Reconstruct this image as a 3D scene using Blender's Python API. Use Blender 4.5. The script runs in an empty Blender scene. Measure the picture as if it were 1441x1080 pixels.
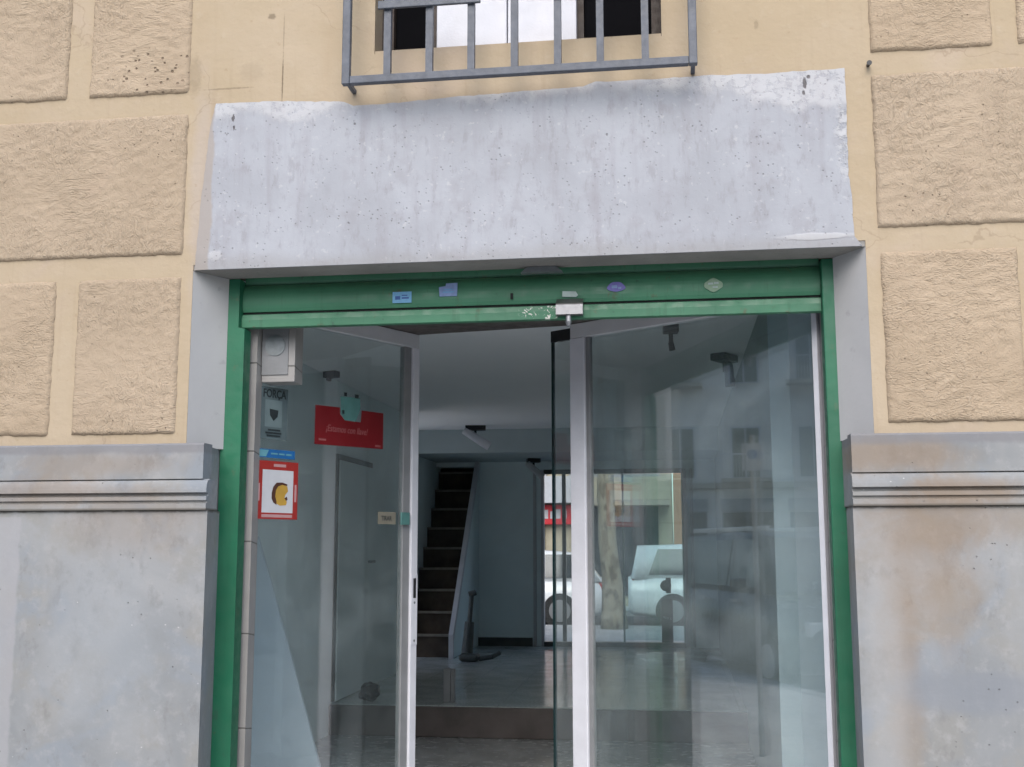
import bpy, bmesh, math, random
from mathutils import Vector, Matrix, noise
R = math.radians
rnd = random.Random(7)
sc = bpy.context.scene
COL = sc.collection

# ------------------------------------------------------------------ helpers
def link(o, parent=None):
    COL.objects.link(o)
    if parent is not None:
        o.parent = parent
        o.matrix_parent_inverse = BASE.get(parent.name, Matrix())
    return o

BASE = {}          # things whose children are written in world coordinates

def tag(o, label=None, cat=None, group=None, kind=None):
    if label: o['label'] = label
    if cat: o['category'] = cat
    if group: o['group'] = group
    if kind: o['kind'] = kind
    return o

def thing(name, label, cat, loc=(0, 0, 0), rz=0.0, group=None, world=True):
    """Empty at the base of a thing; world=True: children keep world coordinates"""
    e = bpy.data.objects.new(name, None)
    e.empty_display_size = .1
    e.location = loc
    e.rotation_euler = (0, 0, rz)
    COL.objects.link(e)
    if world:
        BASE[e.name] = (Matrix.Translation(loc) @ Matrix.Rotation(rz, 4, 'Z')).inverted()
    return tag(e, label, cat, group)

def mesh_obj(name, bm, m, parent=None, smooth=False):
    bmesh.ops.recalc_face_normals(bm, faces=bm.faces[:])
    me = bpy.data.meshes.new(name)
    bm.to_mesh(me); bm.free()
    for mm in (m if isinstance(m, (list, tuple)) else [m]):
        me.materials.append(mm)
    if smooth:
        me.polygons.foreach_set('use_smooth', [True] * len(me.polygons))
    o = bpy.data.objects.new(name, me)
    return link(o, parent)

def box(bm, x0, x1, y0, y1, z0, z1, bev=0.0, mi=0):
    r = bmesh.ops.create_cube(bm, size=1.0)
    vs = r['verts']
    for v in vs:
        v.co = Vector(((x0 + x1) / 2 + v.co.x * (x1 - x0), (y0 + y1) / 2 + v.co.y * (y1 - y0), (z0 + z1) / 2 + v.co.z * (z1 - z0)))
    fs = list({f for v in vs for f in v.link_faces})
    for f in fs: f.material_index = mi
    if bev > 0:
        es = list({e for v in vs for e in v.link_edges})
        bmesh.ops.bevel(bm, geom=es, offset=bev, segments=2, affect='EDGES', profile=.5)
    return vs

def B(name, m, parent, *dims, bev=0.0):
    bm = bmesh.new()
    box(bm, *dims, bev=bev)
    return mesh_obj(name, bm, m, parent)

def prism(bm, pts, axis, a, b, mi=0):
    """closed polygon pts extruded along axis 'x' (pts=(y,z)), 'y' (x,z) or 'z' (x,y)"""
    def mk(p, t):
        return (t, p[0], p[1]) if axis == 'x' else ((p[0], t, p[1]) if axis == 'y' else (p[0], p[1], t))
    A = [bm.verts.new(mk(p, a)) for p in pts]
    Z = [bm.verts.new(mk(p, b)) for p in pts]
    fs = [bm.faces.new(A), bm.faces.new(Z[::-1])]
    n = len(pts)
    for i in range(n):
        fs.append(bm.faces.new((A[i], Z[i], Z[(i + 1) % n], A[(i + 1) % n])))
    for f in fs: f.material_index = mi
    return fs

def tube(bm, p, q, r, n=10, r2=None, mi=0):
    p, q = Vector(p), Vector(q)
    d = (q - p)
    M = Matrix.Translation((p + q) / 2) @ d.to_track_quat('Z', 'Y').to_matrix().to_4x4()
    res = bmesh.ops.create_cone(bm, cap_ends=True, segments=n, radius1=r, radius2=r if r2 is None else r2, depth=d.length, matrix=M)
    for f in {f for v in res['verts'] for f in v.link_faces}: f.material_index = mi

def text_obj(name, body, size, m, parent, mat, shear=0.0, bold=0.0, align='LEFT'):
    cu = bpy.data.curves.new(name, 'FONT')
    cu.body = body; cu.size = size; cu.shear = shear; cu.offset = bold; cu.align_x = align
    cu.extrude = .0004; cu.resolution_u = 3
    t = bpy.data.objects.new(name, cu)
    COL.objects.link(t)
    dg = bpy.context.evaluated_depsgraph_get()
    me = bpy.data.meshes.new_from_object(t.evaluated_get(dg))
    bpy.data.objects.remove(t); bpy.data.curves.remove(cu)
    me.transform(mat)
    me.materials.clear(); me.materials.append(m)
    o = bpy.data.objects.new(name, me)
    return link(o, parent)

# ------------------------------------------------------------------ materials
class NT:
    def __init__(s, name):
        s.m = bpy.data.materials.new(name); s.m.use_nodes = True
        s.t = s.m.node_tree; s.t.nodes.clear()
        s.out = s.n('ShaderNodeOutputMaterial')
        s.tc = s.n('ShaderNodeTexCoord').outputs['Object']
        s.sep = None
    def n(s, typ, **kw):
        k = s.t.nodes.new(typ)
        for a, v in kw.items(): setattr(k, a, v)
        return k
    def put(s, sock, v):
        if hasattr(v, 'is_output'): s.t.links.new(v, sock)
        elif v is not None:
            if isinstance(v, (tuple, list)) and len(v) == 3 and sock.type == 'RGBA': v = (*v, 1)
            sock.default_value = v
    def xyz(s):
        if s.sep is None:
            k = s.n('ShaderNodeSeparateXYZ'); s.put(k.inputs[0], s.tc); s.sep = k.outputs
        return s.sep
    def scaled(s, sx, sy, sz, rot=(0, 0, 0), off=(0, 0, 0)):
        k = s.n('ShaderNodeMapping'); s.put(k.inputs[0], s.tc)
        k.inputs['Scale'].default_value = (sx, sy, sz); k.inputs['Rotation'].default_value = rot; k.inputs['Location'].default_value = off
        return k.outputs[0]
    def noise(s, scale, detail=4, vec=None, rough=.55, dist=0.0):
        k = s.n('ShaderNodeTexNoise'); s.put(k.inputs['Vector'], vec if vec is not None else s.tc)
        k.inputs['Scale'].default_value = scale; k.inputs['Detail'].default_value = detail
        k.inputs['Roughness'].default_value = rough; k.inputs['Distortion'].default_value = dist
        return k.outputs['Fac']
    def voro(s, scale, vec=None, feature='F1'):
        k = s.n('ShaderNodeTexVoronoi', feature=feature); s.put(k.inputs['Vector'], vec if vec is not None else s.tc)
        k.inputs['Scale'].default_value = scale
        return k.outputs['Distance']
    def mth(s, op, a, b=None, c=None, clamp=False):
        k = s.n('ShaderNodeMath', operation=op, use_clamp=clamp)
        s.put(k.inputs[0], a)
        if b is not None: s.put(k.inputs[1], b)
        if c is not None: s.put(k.inputs[2], c)
        return k.outputs[0]
    def rng(s, v, a, b, c=0.0, d=1.0, smooth=True):
        k = s.n('ShaderNodeMapRange', interpolation_type='SMOOTHSTEP' if smooth else 'LINEAR')
        s.put(k.inputs[0], v)
        for i, x in enumerate((a, b, c, d)): k.inputs[i + 1].default_value = x
        return k.outputs[0]
    def mix(s, f, a, b):
        k = s.n('ShaderNodeMix', data_type='RGBA'); s.put(k.inputs[0], f); s.put(k.inputs[6], a); s.put(k.inputs[7], b)
        return k.outputs[2]
    def blob(s, cx, cz, rx, rz, fac, amt=.8, edge=.35):
        """irregular patch around a place on the wall"""
        x, y, z = s.xyz()
        dx = s.mth('DIVIDE', s.mth('SUBTRACT', x, cx), rx); dz = s.mth('DIVIDE', s.mth('SUBTRACT', z, cz), rz)
        d = s.mth('SQRT', s.mth('ADD', s.mth('MULTIPLY', dx, dx), s.mth('MULTIPLY', dz, dz)))
        d = s.mth('ADD', d, s.mth('MULTIPLY', s.mth('SUBTRACT', fac, .5), amt * 2))
        return s.rng(d, 1 - edge, 1 + edge, 1, 0)
    def bump(s, h, dist, strength=1.0, normal=None):
        k = s.n('ShaderNodeBump'); s.put(k.inputs['Height'], h)
        k.inputs['Distance'].default_value = dist; k.inputs['Strength'].default_value = strength
        if normal is not None: s.put(k.inputs['Normal'], normal)
        return k.outputs[0]
    def done(s, col, rough=.8, normal=None, metal=0.0, spec=.5, emit=None):
        k = s.n('ShaderNodeBsdfPrincipled')
        s.put(k.inputs['Base Color'], col); s.put(k.inputs['Roughness'], rough)
        k.inputs['Metallic'].default_value = metal; k.inputs['Specular IOR Level'].default_value = spec
        if normal is not None: s.put(k.inputs['Normal'], normal)
        s.put(s.out.inputs[0], k.outputs[0])
        return s.m

def paint(name, c, rough=.5, var=.12, scale=14, metal=0.0, spec=.4, bump=.0008):
    n = NT(name)
    f = n.noise(scale, 5)
    c1 = tuple(x * (1 - var) for x in c); c2 = tuple(min(1, x * (1 + var)) for x in c)
    col = n.mix(n.rng(f, .3, .7), c1, c2)
    return n.done(col, n.rng(n.noise(scale * 3, 3), .3, .7, rough * .85, min(1, rough * 1.15)), n.bump(n.noise(scale * 12, 3), bump) if bump else None, metal, spec)

def m_plaster():
    n = NT('ochre_plaster')
    big = n.noise(1.3, 5, dist=.6); fine = n.noise(45, 4); streak = n.noise(1, 4, n.scaled(9, 9, .9))
    col = n.mix(n.rng(big, .3, .72), (0.342, 0.274, 0.184), (0.379, 0.310, 0.224))
    col = n.mix(n.rng(n.noise(2.6, 5, dist=1), .5, .75, 0, .55), col, (0.363, 0.291, 0.227))
    col = n.mix(n.rng(streak, .52, .8, 0, .3), col, (0.342, 0.260, 0.174))
    # bare greyish rubbed strip left of the concrete panel and small dirty marks
    col = n.mix(n.mth('MULTIPLY', n.blob(-1.90, 3.05, .045, .42, n.noise(8, 4), .7, .5), .55), col, (0.355, 0.306, 0.267))
    for (cx, cz, rx, rz, a) in ((-1.62, 3.80, .016, .013, .6), (-1.80, 3.495, .1, .004, .4), (-1.565, 3.52, .003, .10, .75), (-1.565, 3.72, .003, .08, .35), (-1.70, 3.56, .05, .04, .12), (.36, 3.63, .008, .02, .3), (-1.95, 3.56, .03, .08, .25)):
        col = n.mix(n.mth('MULTIPLY', n.blob(cx, cz, rx, rz, n.noise(60, 3), .7, .4), a), col, (0.109, 0.081, 0.054))
    wob = n.n('ShaderNodeVectorMath', operation='ADD'); nz = n.n('ShaderNodeTexNoise'); n.put(nz.inputs['Vector'], n.tc); nz.inputs['Scale'].default_value = 6; nz.inputs['Detail'].default_value = 5
    sc2 = n.n('ShaderNodeVectorMath', operation='SCALE'); n.put(sc2.inputs[0], nz.outputs['Color']); sc2.inputs['Scale'].default_value = .25
    n.put(wob.inputs[0], n.tc); n.put(wob.inputs[1], sc2.outputs[0])
    crack = n.mth('MULTIPLY', n.rng(n.voro(1.7, wob.outputs[0], 'DISTANCE_TO_EDGE'), .007, .002), n.rng(n.noise(1.9, 3), .52, .60))
    col = n.mix(n.mth('MULTIPLY', crack, .3), col, (0.178, 0.127, 0.080))
    col = n.mix(n.rng(n.noise(1, 5, n.scaled(26, 26, 1.1)), .56, .74, 0, .22), col, (0.247, 0.187, 0.121))
    col = n.mix(n.rng(n.noise(14, 6, rough=.7), .54, .72, 0, .25), col, (0.424, 0.361, 0.282))
    x, y, z = n.xyz()
    dirt = n.rng(n.noise(30, 5), .63, .74)
    col = n.mix(n.mth('MULTIPLY', dirt, .35), col, (0.247, 0.173, 0.101))
    h = n.mth('ADD', n.mth('MULTIPLY', n.noise(7, 4), 1.6), n.mth('MULTIPLY', fine, .25))
    return n.done(col, .9, n.bump(h, .005), spec=.2)

def m_block():
    n = NT('rough_stucco')
    oi = n.n('ShaderNodeObjectInfo').outputs['Random']
    big = n.noise(2.1, 4); fine = n.noise(70, 4)
    wa = n.noise(1, 1.5, n.scaled(30, 30, 62, rot=(0, R(10), 0)), dist=2.2)
    wb = n.noise(1, 2.5, n.scaled(38, 38, 30, rot=(0, R(-35), 0), off=(3, 1, 7)), dist=2.6)
    wc = n.noise(1, 2, n.scaled(20, 20, 60, rot=(0, R(-6), 0), off=(9, 4, 2)), dist=1.6)
    def f2(a, b, f):
        return n.mth('ADD', n.mth('MULTIPLY', a, n.mth('SUBTRACT', 1.0, f)), n.mth('MULTIPLY', b, f))
    patch = n.rng(n.mth('ADD', n.noise(3.1, 3), n.mth('MULTIPLY', n.mth('SUBTRACT', oi, .5), .3)), .42, .58)
    worm = f2(f2(wa, wc, n.rng(oi, .4, .6)), wb, patch)
    amp = n.rng(n.noise(2.7, 3), .32, .62, .35, 1.0)
    col = n.mix(n.rng(big, .3, .7), (0.316, 0.248, 0.173), (0.370, 0.293, 0.209))
    col = n.mix(n.mth('MULTIPLY', n.mth('SUBTRACT', oi, .3, clamp=True), .5), col, (0.320, 0.266, 0.204))
    col = n.mix(n.mth('MULTIPLY', n.rng(worm, .46, .33, 0, .42), amp), col, (0.242, 0.182, 0.122))
    col = n.mix(n.mth('MULTIPLY', n.rng(worm, .56, .70, 0, .35), amp), col, (0.426, 0.350, 0.264))
    col = n.mix(n.rng(n.noise(5, 4), .55, .8, 0, .4), col, (0.320, 0.244, 0.181))
    col = n.mix(n.rng(n.noise(1, 4, n.scaled(11, 11, 1.2)), .54, .78, 0, .30), col, (0.235, 0.182, 0.131))
    pit = n.rng(n.voro(34), .13, .07)
    pit = n.mth('MULTIPLY', pit, n.rng(n.noise(2.3, 3), .50, .64))
    pl = n.mth('MULTIPLY', n.blob(-2.12, 3.58, .2, .11, n.noise(5, 3), .5), n.rng(n.voro(36), .27, .12))
    pit = n.mth('MAXIMUM', pit, pl)
    col = n.mix(n.mth('MULTIPLY', pit, .75), col, (0.099, 0.066, 0.046))
    h = n.mth('SUBTRACT', n.mth('ADD', n.mth('MULTIPLY', n.mth('MULTIPLY', worm, 1.5), amp), n.mth('MULTIPLY', fine, .3)), n.mth('MULTIPLY', pit, .9))
    return n.done(col, .95, n.bump(h, .008, .8), spec=.15)

def m_panel():
    n = NT('bare_concrete')
    x, y, z = n.xyz()
    big = n.noise(2.2, 5, dist=.5); st = n.noise(1, 5, n.scaled(16, 16, 1.6)); mid = n.noise(9, 6, rough=.65)
    col = n.mix(n.rng(big, .32, .68), (0.281, 0.290, 0.311), (0.332, 0.344, 0.369))
    col = n.mix(n.rng(st, .48, .74, 0, .42), col, (0.231, 0.219, 0.236))
    col = n.mix(n.rng(mid, .5, .68, 0, .3), col, (0.224, 0.213, 0.225))
    col = n.mix(n.rng(n.noise(1, 6, n.scaled(30, 30, 11), rough=.7), .52, .68, 0, .36), col, (0.198, 0.188, 0.198))
    col = n.mix(n.rng(n.noise(40, 4), .62, .72, 0, .35), col, (0.446, 0.446, 0.455))
    # leftover white paint along the top, deeper at the right end
    jag = n.noise(1, 5, n.scaled(5.5, 5.5, 2.5)); jag2 = n.noise(26, 3)
    lim = n.mth('ADD', z, n.mth('MULTIPLY', n.mth('SUBTRACT', jag, .5), .22))
    lim = n.mth('ADD', lim, n.mth('MULTIPLY', n.mth('SUBTRACT', jag2, .5), .03))
    side = n.mth('MAXIMUM', n.rng(x, .05, .55, 0, .12), n.rng(x, -1.15, -1.6, 0, .045))
    wht = n.mth('MULTIPLY', n.rng(n.mth('ADD', lim, side), 3.375, 3.425), n.rng(n.noise(34, 5, rough=.7), .36, .52, .45, 1))
    wht = n.mth('MAXIMUM', wht, n.mth('MULTIPLY', n.blob(.68, 3.22, .035, .2, n.noise(14, 5), .9, .5), n.rng(n.noise(40, 5, rough=.7), .4, .55)))
    wht = n.mth('MAXIMUM', wht, n.blob(.56, 2.765, .14, .012, n.noise(14, 4), .6, .3))
    wht = n.mth('MAXIMUM', wht, n.mth('MULTIPLY', n.blob(-1.83, 2.78, .03, .02, n.noise(30, 3)), .8))
    col = n.mix(n.mth('MULTIPLY', wht, .58), col, (0.467, 0.465, 0.469))
    # beige margin at the left end and a darker tone towards the lower edge
    marg = n.rng(n.mth('ADD', x, n.mth('MULTIPLY', n.mth('SUBTRACT', n.noise(7, 4), .5), .05)), -1.845, -1.858)
    col = n.mix(n.mth('MULTIPLY', marg, .85), col, (0.288, 0.257, 0.231))
    col = n.mix(n.mth('MULTIPLY', n.rng(n.mth('ADD', z, n.mth('MULTIPLY', n.mth('SUBTRACT', n.noise(3, 4), .5), .1)), 2.80, 2.73), .35), col, (0.211, 0.198, 0.181))
    sp = n.mth('MULTIPLY', n.rng(n.voro(48), .22, .10), n.rng(n.noise(7, 3), .42, .62))
    sp2 = n.mth('MULTIPLY', n.rng(n.voro(9, n.scaled(1, 1, .8, off=(3, 1, 2))), .06, .035), n.rng(n.noise(3, 2), .45, .55))
    spk = n.mth('MAXIMUM', n.mth('MULTIPLY', sp, .38), n.mth('MULTIPLY', sp2, .6))
    for (cx, cz, rx, rz) in ((.535, 3.375, .006, .022), (.53, 3.335, .006, .010), (.55, 3.40, .008, .007), (-1.77, 3.36, .005, .014), (-1.765, 3.32, .005, .010)):
        spk = n.mth('MAXIMUM', spk, n.mth('MULTIPLY', n.blob(cx, cz, rx, rz, n.noise(70, 3), 1.0, .3), .85))
    col = n.mix(spk, col, (0.083, 0.073, 0.071))
    h = n.mth('ADD', n.mth('MULTIPLY', mid, .8), n.mth('MULTIPLY', wht, .5))
    h = n.mth('SUBTRACT', h, spk)
    return n.done(col, .88, n.bump(h, .004), spec=.25)

def m_plinth():
    n = NT('grey_stone_plinth')
    x, y, z = n.xyz()
    big = n.noise(1.7, 6, dist=.8); mid = n.noise(6, 6, rough=.6); st = n.noise(1, 4, n.scaled(7, 7, .8))
    col = n.mix(n.rng(big, .3, .7), (0.184, 0.194, 0.199), (0.257, 0.262, 0.263))
    col = n.mix(n.rng(mid, .46, .66, 0, .7), col, (0.218, 0.214, 0.199))
    col = n.mix(n.rng(n.noise(2.4, 4, dist=1.2), .5, .66, 0, .8), col, (0.200, 0.221, 0.243))
    col = n.mix(n.rng(n.noise(19, 6, rough=.7), .5, .7, 0, .4), col, (0.309, 0.309, 0.306))
    col = n.mix(n.rng(n.noise(13, 6, n.scaled(1, 1, .7, off=(7, 2, 1)), rough=.7), .54, .70, 0, .45), col, (0.151, 0.149, 0.148))
    col = n.mix(n.rng(st, .55, .75, 0, .4), col, (0.262, 0.262, 0.254))
    f = n.noise(5, 6, rough=.65, dist=.7)
    # rust runs below the moulding at the right of the door, fainter on the left
    for (cx, cz, rx, rz, a) in ((.86, 1.55, .20, .20, .32), (.79, 1.30, .07, .26, .24), (.95, 1.38, .07, .16, .24), (.80, 1.05, .05, .3, .3), (1.0, 1.70, .3, .1, .4), (.8, 1.93, .22, .06, .55), (1.0, 1.80, .2, .05, .5), (-2.25, 1.93, .3, .05, .35), (-2.5, 1.82, .4, .05, .4), (-2.1, 1.7, .25, .12, .25)):
        col = n.mix(n.mth('MULTIPLY', n.blob(cx, cz, rx, rz, f, 1.0, .6), a), col, (0.210, 0.145, 0.087))
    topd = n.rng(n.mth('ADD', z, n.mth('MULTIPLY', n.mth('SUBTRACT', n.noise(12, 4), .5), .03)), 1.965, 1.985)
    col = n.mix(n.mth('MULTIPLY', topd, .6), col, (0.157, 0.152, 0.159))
    # a bluish repainted patch and a pale seam
    col = n.mix(n.mth('MULTIPLY', n.blob(1.05, 1.10, .24, .075, n.noise(4, 4), .6, .35), .7), col, (0.180, 0.194, 0.214))
    col = n.mix(n.mth('MULTIPLY', n.blob(1.1, .72, .3, .14, n.noise(3, 4), .7, .5), .5), col, (0.192, 0.196, 0.199))
    col = n.mix(n.mth('MULTIPLY', n.blob(.73, 1.1, .06, .55, n.noise(4, 4), .6, .6), .5), col, (0.291, 0.289, 0.283))
    col = n.mix(n.mth('MULTIPLY', n.blob(-2.2, 1.25, .2, .3, f, .9, .6), .5), col, (0.251, 0.271, 0.289))
    seam = n.mth('ADD', x, n.mth('MULTIPLY', n.mth('SUBTRACT', n.noise(14, 4), .5), .03))
    lower = n.rng(z, 1.73, 1.72)
    col = n.mix(n.mth('MULTIPLY', n.mth('MULTIPLY', n.rng(seam, -2.575, -2.59), .65), lower), col, (0.280, 0.280, 0.289))
    sp = n.mth('MULTIPLY', n.rng(n.voro(26), .10, .05), n.rng(n.noise(5, 2), .5, .6))
    col = n.mix(n.mth('MULTIPLY', sp, .6), col, (0.088, 0.084, 0.078))
    wsp = n.mth('MULTIPLY', n.rng(n.voro(15, n.scaled(1, 1, 1.3, off=(2, 5, 1))), .06, .03), n.rng(n.noise(4, 2), .5, .56))
    col = n.mix(n.mth('MULTIPLY', wsp, .8), col, (0.419, 0.422, 0.411))
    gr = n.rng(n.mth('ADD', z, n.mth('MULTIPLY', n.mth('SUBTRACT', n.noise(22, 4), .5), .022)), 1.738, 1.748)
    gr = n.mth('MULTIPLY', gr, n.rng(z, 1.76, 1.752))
    col = n.mix(n.mth('MULTIPLY', gr, .7), col, (0.069, 0.060, 0.046))  # shade line under the moulding's lip, painted into the stone
    h = n.mth('SUBTRACT', n.mth('ADD', n.mth('MULTIPLY', mid, .7), n.mth('MULTIPLY', n.noise(50, 3), .15)), n.mth('MULTIPLY', sp, .7))
    return n.done(col, .82, n.bump(h, .0035), spec=.3)

def m_mortar(name, c, var=.15, sc_=3.0, rough=.85, bump=.003, spots=True):
    n = NT(name)
    col = n.mix(n.rng(n.noise(sc_, 5, dist=.5), .3, .7), tuple(v * (1 - var) for v in c), tuple(min(1, v * (1 + var)) for v in c))
    if spots:
        col = n.mix(n.rng(n.noise(sc_ * 8, 4), .62, .74, 0, .35), col, tuple(v * .55 for v in c))
    return n.done(col, rough, n.bump(n.noise(sc_ * 14, 4), bump), spec=.3)

def m_green(name, c, dirty=.5):
    n = NT(name)
    st = n.noise(1, 4, n.scaled(2.5, 20, 30)); f = n.noise(20, 5)
    col = n.mix(n.rng(n.noise(3, 4), .3, .7), tuple(v * .88 for v in c), tuple(v * 1.12 for v in c))
    col = n.mix(n.rng(st, .5, .75, 0, dirty * .5), col, (c[0] * 1.4 + .01, c[1] * 1.12, c[2] * 1.2))
    col = n.mix(n.rng(f, .66, .72, 0, dirty), col, (.03, .05, .04))
    col = n.mix(n.mth('MULTIPLY', n.rng(n.noise(9, 6, rough=.7), .60, .68), dirty), col, (.10, .06, .03))
    col = n.mix(n.rng(n.noise(1, 5, n.scaled(40, 40, 3)), .55, .72, 0, dirty * .7), col, (c[0] * .5, c[1] * .55, c[2] * .5))
    sc1 = n.mth('MULTIPLY', n.rng(n.noise(32, 5, dist=2), .56, .60), n.blob(-.5, 2.55, .09, .03, n.noise(10, 3), .7, .3))
    col = n.mix(sc1, col, (.5, .5, .46))
    return n.done(col, n.rng(f, .3, .7, .38, .6), n.bump(n.mth('ADD', n.mth('MULTIPLY', n.noise(30, 3), .2), n.noise(4.5, 2)), .006, .8), spec=.45)

def m_glass(name, tint=(.94, .965, .963), refl=1.9):
    n = NT(name)
    lw = n.n('ShaderNodeLayerWeight'); lw.inputs['Blend'].default_value = .5
    k = n.mth('POWER', lw.outputs['Facing'], 5.0)
    f = n.mth('ADD', n.mth('MULTIPLY', k, .9), .045 * refl, clamp=True)
    tr = n.n('ShaderNodeBsdfTransparent'); n.put(tr.inputs[0], tint)
    smear = n.noise(1.5, 5, dist=1)
    gl = n.n('ShaderNodeBsdfGlossy'); gl.inputs['Roughness'].default_value = .0
    n.put(gl.inputs['Roughness'], n.rng(smear, .45, .8, .0, .006))
    n.put(gl.inputs[0], (1, 1, 1)); n.put(gl.inputs['Normal'], n.bump(n.noise(1.3, 0), .0012, .4))
    mx = n.n('ShaderNodeMixShader'); n.put(mx.inputs[0], f); n.put(mx.inputs[1], tr.outputs[0]); n.put(mx.inputs[2], gl.outputs[0])
    # thin film of dust that catches the light
    df = n.n('ShaderNodeBsdfDiffuse'); n.put(df.inputs[0], (.62, .70, .72))
    m2 = n.n('ShaderNodeMixShader'); n.put(m2.inputs[0], n.rng(n.noise(3, 6, dist=1), .35, .75, .012, .05)); n.put(m2.inputs[1], mx.outputs[0]); n.put(m2.inputs[2], df.outputs[0])
    n.put(n.out.inputs[0], m2.outputs[0])
    return n.m

def m_tile_reveal():
    n = NT('reveal_tile')
    x, y, z = n.xyz()
    u = n.mth('FRACT', n.mth('DIVIDE', n.mth('ADD', n.mth('ADD', z, n.mth('MULTIPLY', y, .15)), .207), .375))
    j = n.mth('MAXIMUM', n.rng(u, .010, .004), n.rng(u, .990, .996))
    col = n.mix(n.rng(n.noise(4, 5), .3, .7), (0.235, 0.223, 0.212), (0.284, 0.274, 0.262))
    col = n.mix(n.mth('MULTIPLY', j, .8), col, (0.076, 0.073, 0.067))
    return n.done(col, .35, n.bump(j, -.002), spec=.5)

def m_floor():
    n = NT('terrazzo_floor')
    x, y, z = n.xyz()
    col = n.mix(n.rng(n.noise(60, 3), .4, .65), (.42, .46, .455), (.56, .60, .59))
    col = n.mix(n.rng(n.noise(1.5, 5), .4, .75, 0, .5), col, (.36, .39, .385))
    gx = n.mth('FRACT', n.mth('MULTIPLY', x, 2.5)); gy = n.mth('FRACT', n.mth('MULTIPLY', y, 2.5))
    j = n.mth('MAXIMUM', n.rng(gx, .012, .006), n.rng(gy, .012, .006))
    col = n.mix(n.mth('MULTIPLY', j, .5), col, (.08, .08, .08))
    return n.done(col, n.rng(n.noise(4, 4), .3, .7, .10, .24), spec=.55)

def m_bark():
    n = NT('plane_bark')
    f = n.noise(1, 5, n.scaled(5, 5, 2.6), dist=.6)
    col = n.mix(n.rng(f, .42, .5), (.17, .145, .10), (.26, .235, .17))
    col = n.mix(n.rng(n.noise(1, 4, n.scaled(7, 7, 3.4, off=(4, 4, 4))), .56, .62), col, (.12, .098, .066))
    return n.done(col, .9, n.bump(f, .02), spec=.2)

def m_leaves():
    n = NT('plane_leaves')
    col = n.mix(n.rng(n.noise(1.4, 3), .35, .65), (.035, .075, .02), (.085, .13, .04))
    b = n.n('ShaderNodeBsdfPrincipled'); n.put(b.inputs['Base Color'], col); b.inputs['Roughness'].default_value = .6
    t = n.n('ShaderNodeBsdfTranslucent'); n.put(t.inputs[0], (.1, .16, .03))
    mx = n.n('ShaderNodeMixShader'); mx.inputs[0].default_value = .3; n.put(mx.inputs[1], b.outputs[0]); n.put(mx.inputs[2], t.outputs[0])
    n.put(n.out.inputs[0], mx.outputs[0])
    return n.m

def m_asphalt():
    n = NT('asphalt')
    col = n.mix(n.rng(n.noise(90, 3), .35, .65), (.04, .04, .042), (.075, .074, .072))
    col = n.mix(n.rng(n.noise(.6, 5), .45, .7, 0, .4), col, (.09, .088, .085))
    return n.done(col, .85, n.bump(n.noise(120, 3), .004), spec=.3)

def m_paving():
    n = NT('paving')
    x, y, z = n.xyz()
    gx = n.mth('FRACT', n.mth('MULTIPLY', x, 5)); gy = n.mth('FRACT', n.mth('MULTIPLY', y, 5))
    j = n.mth('MAXIMUM', n.rng(gx, .05, .03), n.rng(gy, .05, .03))
    col = n.mix(n.rng(n.noise(2, 5), .3, .7), (.44, .44, .43), (.54, .535, .52))
    col = n.mix(n.mth('MULTIPLY', j, .6), col, (.13, .125, .12))
    return n.done(col, .85, n.bump(j, -.003), spec=.3)

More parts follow.
